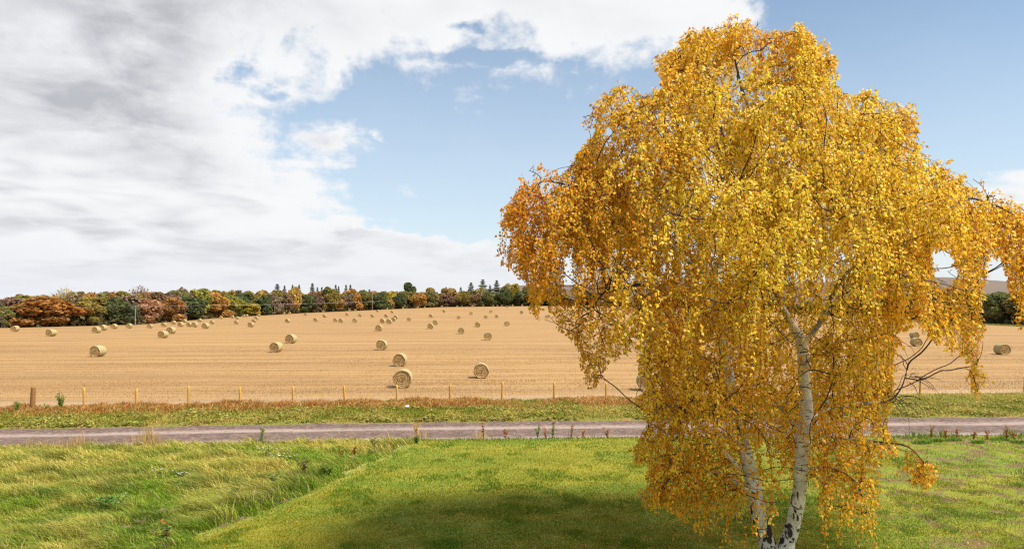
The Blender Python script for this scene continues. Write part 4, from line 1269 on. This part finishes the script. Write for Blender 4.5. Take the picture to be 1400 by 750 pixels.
BALES = [ # x, foot row, apparent height, label or None
 (551,529,24,'large round straw bale nearest the fence, darker end towards the track'),
 (547,500,17,'round straw bale directly behind the nearest bale by the fence'),
 (658,516,20,'large lone round straw bale right of the two standing one behind another'),
 (522,478,14.5,'round bale alone on the bare middle field, right of the close pair'),
 (377.6,481,14,'nearer bale of the close pair in the left-centre field'),
 (398,469,12.5,'farther bale of the close pair in the left-centre field'),
 (134,487,15.5,'lone large bale nearest the camera in the left field'),
 (70,459.5,10.4,'bale in front of the broad rust tree, end face turned left'),
 (20.5,453,8.3,'bale farthest left, below the olive tree at the wood edge'),
 (132,455,9,'nearer of two touching bales below the dark green tree'),
 (141,451.5,8,'farther of two touching bales below the dark green tree'),
 (223,462,11,'nearer of two overlapping bales right of the utility pole'),
 (234,456,10,'farther of two overlapping bales right of the utility pole'),
 (205,448.5,6,'bale just right of the utility pole foot'),
 (281,449,8,'rightmost and nearest bale of the cluster below the dark green tree'),
 (343,447,7,'bale below the bright yellow small tree, nearest of its group'),
 (393,441,5.5,'small bale alone behind the close pair in left-centre field'),
 (518,452.5,9,'bale behind the lone middle field bale, in front of a cluster'),
 (532,442.5,7.5,'bright-topped bale in the cluster behind the middle field'),
 (523,441.5,6.5,'leftmost front bale of the cluster behind the middle field'),
 (538,439,5.5,'third bale from left in the cluster behind the middle field'),
 (541,436,5.5,'farthest right bale of the cluster behind the middle field'),
 (588.5,449.5,8,'nearer bale of the slanting pair right of the cluster'),
 (595,444,7,'farther bale of the slanting pair right of the cluster'),
 (667,464.5,10.5,'bale facing the camera squarely, behind the large lone bale'),
 (630.5,456,8.5,'bale left of the squarely facing bale, casting a thin shadow'),
 (653,447,7.5,'bale behind and between the two right-centre field bales'),
 (693,445.5,7,'small dark-edged bale left of the first hanging birch curtain'),
 (1203,464.5,8.5,'bale seen through the birch gap, leftmost of three'),
 (1250,462.5,8.5,'farther of two bales standing close behind the birch branches at right'),
 (1252.5,473,11.5,'nearer of two bales standing close behind the birch branches at right'),
 (1370,484.5,14.5,'large bale at far right showing its side and darker end'),
 (883,533,24,'bale half hidden behind the lower left birch leaves near the fence'),
]
SMALLB = [(156,449.3,2),(176.5,448.6,3),(224,446.5,5.5),(237,443.5,3),(247,446.5,6.5),(252,441,2.5),(259,446.5,6),(266,447.3,7),(290,443,5),(273,440,2),(302,436,2.5),(317.5,435,3.5),(324,436.5,2.5),(333,433.3,3),(337,433,2.5),
 (323,443,4.5),(347,441,5),(350.5,437,3.5),(353.5,432.5,2.5),(365,430.5,3.5),(396,429.5,3),(388,428,2),(417.6,431.5,3),(431.5,439.5,5.5),(443.7,434,3),(442,426,2),(458.4,440,5.5),(466,441,6),(474.4,431.5,3),(485,441,6.5),
 (477.6,423.5,2.5),(486,423,2.5),(492,433,4),(509,434,4),(516,426.5,2.5),(528,434,3.5),(536,428,3),(529.6,421,3),(551,420.5,3),(559,439,5.5),(571,419.5,2),(581,420,2.5),(604,419.5,1.5),(625,419.3,1.5),(646,419.3,2),(589,434,4),
 (607,427,3),(627,436,5),(644,430.5,4),(664,435.5,5),(679,434.5,4.5),(671,427.5,3),(661,418.8,2),(674.5,418.6,2.5),(680,418.6,2.5),(686,418.5,2),(693,420.5,2.5),(701,418.5,2.5),(713,429,5),(748,435,4.5),(714,418.5,2),(726,418.5,2),(733,418.5,2)]
def bales():
    grp = 'round straw bales scattered over the stubble field'
    front = sorted([w for w in WOOD if w[5] == 0], key=lambda w: w[0])
    labs = []
    for x, y, h in SMALLB:
        f = min(front, key=lambda q: abs(q[0] - x)); k = front.index(f); o = front[k + 1] if x > f[0] else front[k - 1]
        u = (x - 700) / F; cy = float(np.interp(u, _U, _Y))
        where = 'on the field crest' if y < cy + 3 else ('far up the field' if y < cy + 12 else 'in mid field')
        labs.append(f"round bale {where} under the {short(f)} beside {short(o)}")
    from collections import Counter
    cnt = Counter(labs); seen = {}; ORD = ['leftmost', 'second', 'third', 'fourth', 'fifth', 'sixth']
    fin = {}
    for i in sorted(range(len(SMALLB)), key=lambda i: SMALLB[i][0]):
        s = labs[i]
        if cnt[s] > 1:
            k = seen.get(s, 0); seen[s] = k + 1
            fin[i] = ('leftmost ' if k == 0 else ('rightmost ' if k == cnt[s] - 1 else ORD[k] + ' ')) + s
        else: fin[i] = 'small ' + s
    allb = [(x, y, h, l) for x, y, h, l in BALES] + [(x, y, h, fin[i]) for i, (x, y, h) in enumerate(SMALLB)]
    for i, (x, y, h, lab) in enumerate(allb):
        X, D, Z = on_field(x, y)
        rz = R(random.uniform(-7, 7)) if x > 180 else R(random.uniform(-4, 4))
        if x > 1180: rz = R(-4)
        if h >= 6.0:
            body, (e1, e2) = BIG[i % 4]
            o = empty('round_bale', (X, D, Z - .02), rz)
            obj('wrap', body, o); obj('end_face', e1, o); obj('end_face', e2, o)
        else:
            o = obj('round_bale', SML[i % 3]); o.location = (X, D, Z - .02); o.rotation_euler = (0, 0, rz)
        s = min(1.02, max(.86, h * D / F / (2 * RB))) if h > 4 else .95; s *= random.uniform(.97, 1.03); o.scale = (s, s, s)
        props(o, lab, 'bale', grp)
bales()


# ------------------------------------------------------------------ fence along the field
def fence():
    root = empty('wire_fence', (0, fence_y(0), 0))
    props(root, 'wire netting fence on pale timber posts between verge and stubble field', 'fence')
    b0 = np.array([0, fence_y(0), 0])
    def post_mesh(seed, r, h):
        g = np.random.default_rng(seed)
        P = np.stack([np.linspace(0, g.normal(0, .03), 8), np.linspace(0, g.normal(0, .02), 8), np.linspace(-.2, h, 8)], 1)
        rr = np.full(8, r) * g.uniform(.95, 1.05, 8); P = np.concatenate([P, P[-1:] + [0, 0, .012]]); rr = np.append(rr, r * .8)
        V, Fq = tube(P, rr, 10, cap=True)
        return mesh('post', V, Fq, M['post'])
    PM = [post_mesh(k, .064, 1.16) for k in range(4)]
    xs = []
    px = 41.0
    xs = []
    for k in range(-6, 26):
        p = 115 + 71.4 * k
        # crossing of this sight line with the fence
        u = (p - 700) / F; y = 41.0
        for _ in range(8): y = float(fence_y(u * y))
        x = u * y
        if p < 60: x = -27.2 - 3.1 * (abs(k) if k < 0 else 0)
        xs.append(x)
    xs = [x for x in xs if x > -24.5]
    for i, x in enumerate(xs):
        o = obj('post', PM[i % 4], root); o.location = Vector((x, float(fence_y(x)), 0)) - Vector(b0); o.rotation_euler = (R(random.uniform(-2, 2)), R(random.uniform(-4, 4)), random.uniform(0, 6))
        o.scale = (1, 1, random.uniform(.92, 1.08))
    for x in (-30.2, -33.3, -36.4, -39.5):
        o = obj('post', PM[0], root); o.location = Vector((x, float(fence_y(x)), 0)) - Vector(b0)
    # strainer post
    P = np.array([(0, 0, -.2), (.01, 0, .3), (.06, 0, 1.2), (.065, 0, 1.28), (.066, 0, 1.30)]); V, Fq = tube(P, np.array([.13, .13, .125, .12, .085]), 12, cap=True)
    o = obj('strainer_post', mesh('strainer_post', V, Fq, M['oldpost']), root); o.location = Vector((-27.2, float(fence_y(-27.2)), 0)) - Vector(b0)
    o['label'] = 'thick dark brown strainer post at the left'
    # netting: line wires and stays
    A_ = Acc(); X = np.linspace(-40, 42, 240)
    for z in (.12, .25, .38, .52, .68, .85, 1.02):
        A_.add(*tube(np.stack([X, fence_y(X) - .06 - b0[1], z + .012 * np.sin(X * 2.03)], 1), .0035, 3))
    for x in np.arange(-40, 42, .30):
        y = float(fence_y(x)) - .06 - b0[1]
        A_.add(*tube(np.array([(x, y, .12), (x, y, .5), (x, y, .85)]), .003, 3))
    obj('wire_netting', A_.mesh('wire_netting', M['wire']), root)
fence()


# ------------------------------------------------------------------ electricity poles with wires
def poles():
    defs = [(185, 447.5, 417.5, 'wooden utility pole with yellow plate standing before the dark green tree'), (509, 424, 398, 'thin wooden utility pole on the crest before the olive tree')]
    for px, foot, top, lab in defs:
        u = (px - 700) / F
        D = float(crest(u)[0]) - 6 if px < 300 else float(crest(u)[0]) - 2
        x = u * D; zb = float(terr(x, D)); zt = H - (top - HY) * D / F
        root = empty('utility_pole', (x, D, zb)); props(root, lab, 'pole', 'utility poles at the field edge')
        h = zt - zb
        P = np.array([(0, 0, -.3), (0, 0, h * .5), (.03, 0, h), (.03, 0, h + .05)])
        V, Fq = tube(P, np.array([.16, .14, .11, .02]), 9); obj('mast', mesh('mast', V, Fq, M['pole']), root)
        V, Fq = tube(np.array([(-.9, -.15, h - .45), (0, -.15, h - .42), (.9, -.15, h - .40)]), .06, 6); arm = obj('crossarm', mesh('crossarm', V, Fq, M['pole']), root)
        for s in (-.8, 0, .8):
            V, Fq = tube(np.array([(s, -.15, h - .38), (s, -.15, h - .28), (s, -.15, h - .2), (s, -.15, h - .12)]), np.array([.05, .08, .05, .07]), 7)
            obj('insulator', mesh('insulator', V, Fq, M['porcelain']), arm)
        V, Fq = tube(np.array([(0, -.16, 1.5), (0, -.17, 1.65), (0, -.16, 1.8)]), .07, 6); obj('warning_plate', mesh('warning_plate', V, Fq, M['plate']), root)
        if px < 300:
            # wires run along the wood edge from beyond the left of the view to the right
            W = Acc()
            a = np.array([-215, 165, 5.5]); b = np.array([-.05 - 98, 210, 6.2])
            A0 = np.array([x, D, zt - .12])
            for dz, dx in ((0, -.8), (0, .0), (0, .8)):
                for E in (np.array([-190., D - 12, zt - .3]), np.array([u * D + 62, D + 52, zt + 1.2])):
                    t = np.linspace(0, 1, 24)[:, None]
                    Q = (A0 + [dx, 0, 0]) * (1 - t) + (E + [dx, 0, 0]) * t; Q[:, 2] -= (1.4 * t * (1 - t))[:, 0]
                    W.add(*tube(Q - np.array([x, D, zb]), .011, 3))
            obj('wire', W.mesh('wire', M['wire']), root)
poles()


# ------------------------------------------------------------------ small plants and litter
def ground_pt(px, py):
    D = H * F / (py - HY); return (px - 700) * D / F, D

def leafy_plant(name, px, py, h, wd, n, cols, label, cat, stems=7, lsize=.07, group=None, flowers=0):
    x, y = ground_pt(px, py)
    root = empty(name, (x, y, .02)); props(root, label, cat, group)
    S = Acc(); tips = []
    for k in range(stems):
        a = random.uniform(0, 6.28); r = random.uniform(.1, 1) * wd * .5
        P = smoothpath(np.array([(0, 0, 0), (math.cos(a) * r * .4, math.sin(a) * r * .4, h * .5), (math.cos(a) * r, math.sin(a) * r, h * random.uniform(.7, 1.05))]), 6)
        S.add(*tube(P, np.linspace(.009, .004, 6), 4), c=np.array(cols[0]) * .7); tips.append(P)
    obj('stem', S.mesh('stem', M['straw']), root)
    pts = []
    for _ in range(n):
        P = tips[random.randrange(len(tips))]; t = random.uniform(.05, 1) * 4.99; k = int(t); pts.append(P[k] + (P[k + 1] - P[k]) * (t - k))
    pts = np.array(pts); n = len(pts)
    d = rng.normal(0, 1, (n, 3)); d[:, 2] = np.abs(d[:, 2]) * .5; d /= np.linalg.norm(d, axis=1)[:, None]
    w = np.cross(d, rng.normal(0, 1, (n, 3))); w /= np.linalg.norm(w, axis=1)[:, None]
    s = lsize * rng.uniform(.6, 1.3, n)[:, None]
    V = np.stack([pts, pts + d * s * .5 + w * s * .3, pts + d * s, pts + d * s * .5 - w * s * .3], 1).reshape(-1, 3)
    k4 = np.arange(n)[:, None] * 4; Ft = np.concatenate([k4 + [[0, 1, 2]], k4 + [[0, 2, 3]]], 1).reshape(-1, 3)
    c = np.array(cols)[rng.integers(0, len(cols), n)] * rng.uniform(.75, 1.2, n)[:, None]
    obj('leaves', mesh('leaves', V, Ft, M['grass'], np.repeat(c, 4, 0)), root)
    if flowers:
        A_ = Acc()
        for k in range(flowers):
            P = tips[k % len(tips)]; c0 = P[-1] + rng.normal(0, .07, 3) * [wd * 5, wd * 5, .6]; rr = random.uniform(.018, .032)
            for q in range(8):
                a = q * math.pi / 4; e = np.array([math.cos(a), math.sin(a), .15]); f = np.array([-math.sin(a), math.cos(a), 0])
                A_.add(np.array([c0, c0 + e * rr * .6 + f * rr * .25, c0 + e * rr, c0 + e * rr * .6 - f * rr * .25]), np.array([[0, 1, 2, 3]]))
        obj('blossom', A_.mesh('blossom', M['petal']), root)
    return root

GRN = [(.12, .19, .03), (.18, .25, .04), (.26, .30, .06)]; RED = [(.42, .13, .035), (.55, .24, .04), (.33, .09, .03), (.30, .24, .06)]; DOCK = [(.24, .10, .05), (.32, .16, .07)]
leafy_plant('bush', 83, 563, 1.0, .75, 420, GRN, 'small leafy green bush at the fence beside the thick dark post', 'bush', 14, .10)
leafy_plant('bush', 23, 566, .75, .6, 160, GRN, 'low green shoots at the fence left of the thick dark post', 'bush', 8, .09)
leafy_plant('bush', 63, 566, .55, .4, 100, GRN, 'little green sapling between the thick dark post and leafy bush', 'bush', 6, .09)
FL = 'white flowering weeds in the rough grass'
leafy_plant('daisy_clump', 250, 655, .28, .5, 70, GRN, 'white daisy clump lowest in the rough grass', 'flowers', 10, .06, FL, 22)
leafy_plant('daisy_clump', 304, 637, .26, .45, 50, GRN, 'sparse white daisy clump between the two fuller clumps', 'flowers', 7, .06, FL, 8)
leafy_plant('daisy_clump', 381, 632, .32, .6, 80, GRN, 'largest white daisy clump near the track in the rough grass', 'flowers', 10, .06, FL, 26)
leafy_plant('daisy_clump', 366, 622, .30, .6, 60, GRN, 'white daisy clump just behind the largest clump', 'flowers', 8, .06, FL, 14)
leafy_plant('daisy_clump', 219, 652, .25, .4, 50, GRN, 'faint white daisy clump left of the lowest clump', 'flowers', 6, .06, FL, 7)
leafy_plant('nettle_patch', 152, 692, .26, 1.5, 520, [(.12, .24, .05), (.17, .29, .06), (.24, .34, .08)], 'dark bluish-green nettle patch in the rough grass', 'weeds', 26, .10)
leafy_plant('dock_plant', 415, 648, .55, .7, 160, DOCK + GRN, 'dark reddish dock plant at the bend of the lawn edge', 'weeds', 12, .09)
leafy_plant('weed_clump', 448, 652, .40, .55, 220, GRN, 'dark green weed clump overhanging the lawn edge', 'weeds', 12, .09)
leafy_plant('weed_clump', 372, 666, .45, .7, 200, GRN + [(.3, .26, .09)], 'shaggy green weed clump left of the dark dock', 'weeds', 14, .09)
leafy_plant('weed_clump', 318, 686, .42, .7, 200, GRN + [(.3, .26, .09)], 'mixed green and straw weed clump midway along the lawn edge', 'weeds', 14, .09)
leafy_plant('weed_clump', 224, 742, .40, .7, 220, GRN + DOCK, 'green weed clump at the bottom of the lawn edge', 'weeds', 14, .08)
leafy_plant('weed_clump', 512, 612, .38, .7, 200, GRN + [(.3, .2, .09)], 'low weed clump at the upper end of the lawn edge', 'weeds', 12, .08)
leafy_plant('weed_clump', 570, 606, .35, .5, 200, GRN, 'round green weed tuft where lawn edge meets the track', 'weeds', 12, .08)
leafy_plant('weed_clump', 358, 607, .85, .35, 160, [(.22, .26, .05), (.30, .32, .08)], 'single tall pale green weed beside the track', 'weeds', 5, .08)
RG = 'red and orange weeds beside the track'
for px, py, h, cols, lab in ((569, 597, .75, [(.62, .30, .04), (.55, .40, .12)], 'orange-topped straw weed standing over the track near lawn corner'), (661, 600, .9, [(.30, .07, .03), (.50, .32, .13)], 'tall dark red dock spike in straw at the track edge'),
      (691, 600, .45, RED, 'low orange-red weed right of the dock spike'), (735, 600, .6, GRN, 'green weed with straw stalks at the lawn top edge'), (756, 600, .75, GRN, 'upright bright green weed beside the track'), (746, 600, .6, [(.6, .35, .25), (.5, .3, .12)], 'pinkish dry weed left of upright green weed'),
      (781, 600, .75, [(.30, .13, .06), (.55, .38, .18)], 'brown seeding weed right of upright green weed'), (797, 599, .4, RED, 'small red weed left of birch foliage'), (830, 599, .45, RED, 'red weed touching the birch foliage left side'),
      (533, 612, .35, RED, 'orange weed in grass left of lawn corner'), (484, 622, .35, RED, 'scarlet weed nearest the reddish patch by the lawn edge'), (466, 627, .32, RED, 'left scarlet weed of the reddish patch by the lawn edge'),
      (1273, 600, .65, RED, 'orange sapling beside track at right edge of birch'), (1293, 600, .5, RED, 'orange-red sprout just right of the first orange sapling'), (1308, 600, .5, RED, 'reddish sprout above bright green tuft at right'), (1331, 602, .4, RED, 'red low weed on the track edge at right'),
      (1350, 602, .5, RED, 'orange weed left of the yellow-orange sapling'), (1376, 602, .65, RED, 'yellow-orange sapling near the right end of the track edge'), (1387, 604, .5, RED, 'red weed at far right of the track edge')):
    leafy_plant('track_weed', px, py, h, .35, 60, cols, lab, 'weeds', 5, .085, RG)
TG = 'dark green grass tufts at the right lawn edge'
for px, py, w, lab in ((1262, 606, .9, 'dark green tuft at lawn edge beside hanging birch leaves'), (1281, 604, .7, 'second dark green tuft from the birch at lawn edge'), (1303, 603, .9, 'bright tuft under the orange sprouts'), (1337, 606, .6, 'low green tuft by the white stones'), (1368, 602, .9, 'green tuft under the yellow-orange sapling'), (1392, 606, .6, 'green tuft at far right lawn edge')):
    x, y = ground_pt(px, py); n = 260
    p = np.clip(rng.normal(0, w * .2, (n, 2)), -w * .36, w * .36) * [1.2, .6]
    c = colmix(rng.random(n), (.09, .19, .015), (.20, .28, .03))
    V, Ft, C = blades(n, p, np.zeros(n), rng.uniform(.12, .34, n), rng.uniform(.014, .026, n), np.full(n, .75), c, 'x')
    o = obj('grass_tuft', mesh('grass_tuft', V, Ft, M['grass'], C)); o.location = (x, y, 0); props(o, lab, 'grass tuft', TG)

def dry_clump(px, py, h, n, lab):
    x, y = ground_pt(px, py); root_xy = np.array([x, y])
    p = root_xy + np.clip(rng.normal(0, .2, (n, 2)), -.35, .35) * [1.2, .6]
    c = colmix(rng.random(n), (.62, .46, .20), (.50, .30, .11))
    V, Ft, C = blades(n, p - root_xy, np.zeros(n), rng.uniform(.5, 1.0, n) * h, rng.uniform(.010, .018, n), np.full(n, .15), c, 'x')
    o = obj('dry_grass_clump', mesh('dry_grass_clump', V, Ft, M['straw'], C)); o.location = (x, y, .0); props(o, lab, 'grass clump', 'clumps of tall dry grass at the track edge')
dry_clump(205, 607, 1.0, 110, 'tallest pale dry grass clump beside the track')
dry_clump(190, 607, .7, 50, 'shorter dry grass clump left of the tallest clump')
dry_clump(102, 611, .8, 40, 'thin dry grass clump at the left end of the track')
dry_clump(575, 600, .7, 40, 'dry straw clump where the lawn corner meets the track')
dry_clump(660, 601, .6, 40, 'dry straw clump around the dark red dock spike')

def clods(name, pts, lab, s):
    for (px, py, k), l in zip(pts, lab):
        x, y = ground_pt(px, py)
        me = bpy.data.meshes.new(name)
        import bmesh
        bm = bmesh.new(); bmesh.ops.create_icosphere(bm, subdivisions=3, radius=1)
        for v in bm.verts:
            q = np.array([list(v.co * 1.7)]) + px
            f = .65 + .7 * float(fbm(q, 3)[0]); v.co = Vector((v.co.x * s * k * f, v.co.y * s * .7 * k * f, v.co.z * s * .30 * f))
        bm.to_mesh(me); bm.free(); me.materials.append(M['clod'])
        o = obj(name, me); o.location = (x, y, .05); o.rotation_euler = (0, 0, random.uniform(.3, 1.2)); props(o, l, 'soil', 'clods of bare soil in the rough grass')
clods('soil_clod', [(170, 723, 1.2), (158, 730, .8), (190, 715, 1.0), (200, 710, .9), (212, 704, .9), (221, 699, .8), (236, 700, 1.0), (136, 735, .8), (300, 672, .7), (312, 672, .6), (330, 663, .8)],
      ['largest pale soil clod in the line of turned earth', 'soil clod just left of the largest pale clod', 'soil clod just right of the largest pale clod', 'dark soil clod in the middle of the turned line', 'dark soil clod right of the middle of the line', 'soil clod at the upper end of the turned line', 'lone dark clod beyond the upper end of the line', 'soil clod at the lower left end of the line', 'left small clod in the upper grass', 'right small clod in the upper grass', 'soil clod nearest the lawn edge in the upper grass'], .13)

def litter():
    # crumpled white scrap caught in the verge weeds, red scraps in the grass
    def scrap(name, px, py, z, s, mat, lab, grp=None):
        x, y = ground_pt(px, py); n = 7
        X, Y = np.meshgrid(np.linspace(-1, 1, n), np.linspace(-1, 1, n)); Zz = (fbm(np.stack([X.ravel() * 1.6 + px, Y.ravel() * 1.6], 1), 3) - .5)
        V = np.stack([X.ravel() * s, Y.ravel() * s * .35 + Zz * s * .3, Zz * s * 1.3 + Y.ravel() * s * .4 + s * .5], 1)
        i = np.arange(n - 1)[:, None] * n; j = np.arange(n - 1)[None, :]
        Fq = np.stack([i + j, i + j + 1, i + n + j + 1, i + n + j], -1).reshape(-1, 4)
        o = obj(name, mesh(name, V, Fq, M[mat])); o.location = (x, y, z); props(o, lab, 'litter', grp)
    scrap('litter_scrap', 557, 562, .26, .10, 'litter', 'crumpled white scrap caught in the rusty weeds by the fence')
    scrap('litter_scrap', 222, 715, .08, .04, 'litter_red', 'upper red scrap lying in the rough grass', 'red scraps in the rough grass')
    scrap('litter_scrap', 224, 719, .08, .035, 'litter_red', 'lower red scrap lying in the rough grass', 'red scraps in the rough grass')
litter()
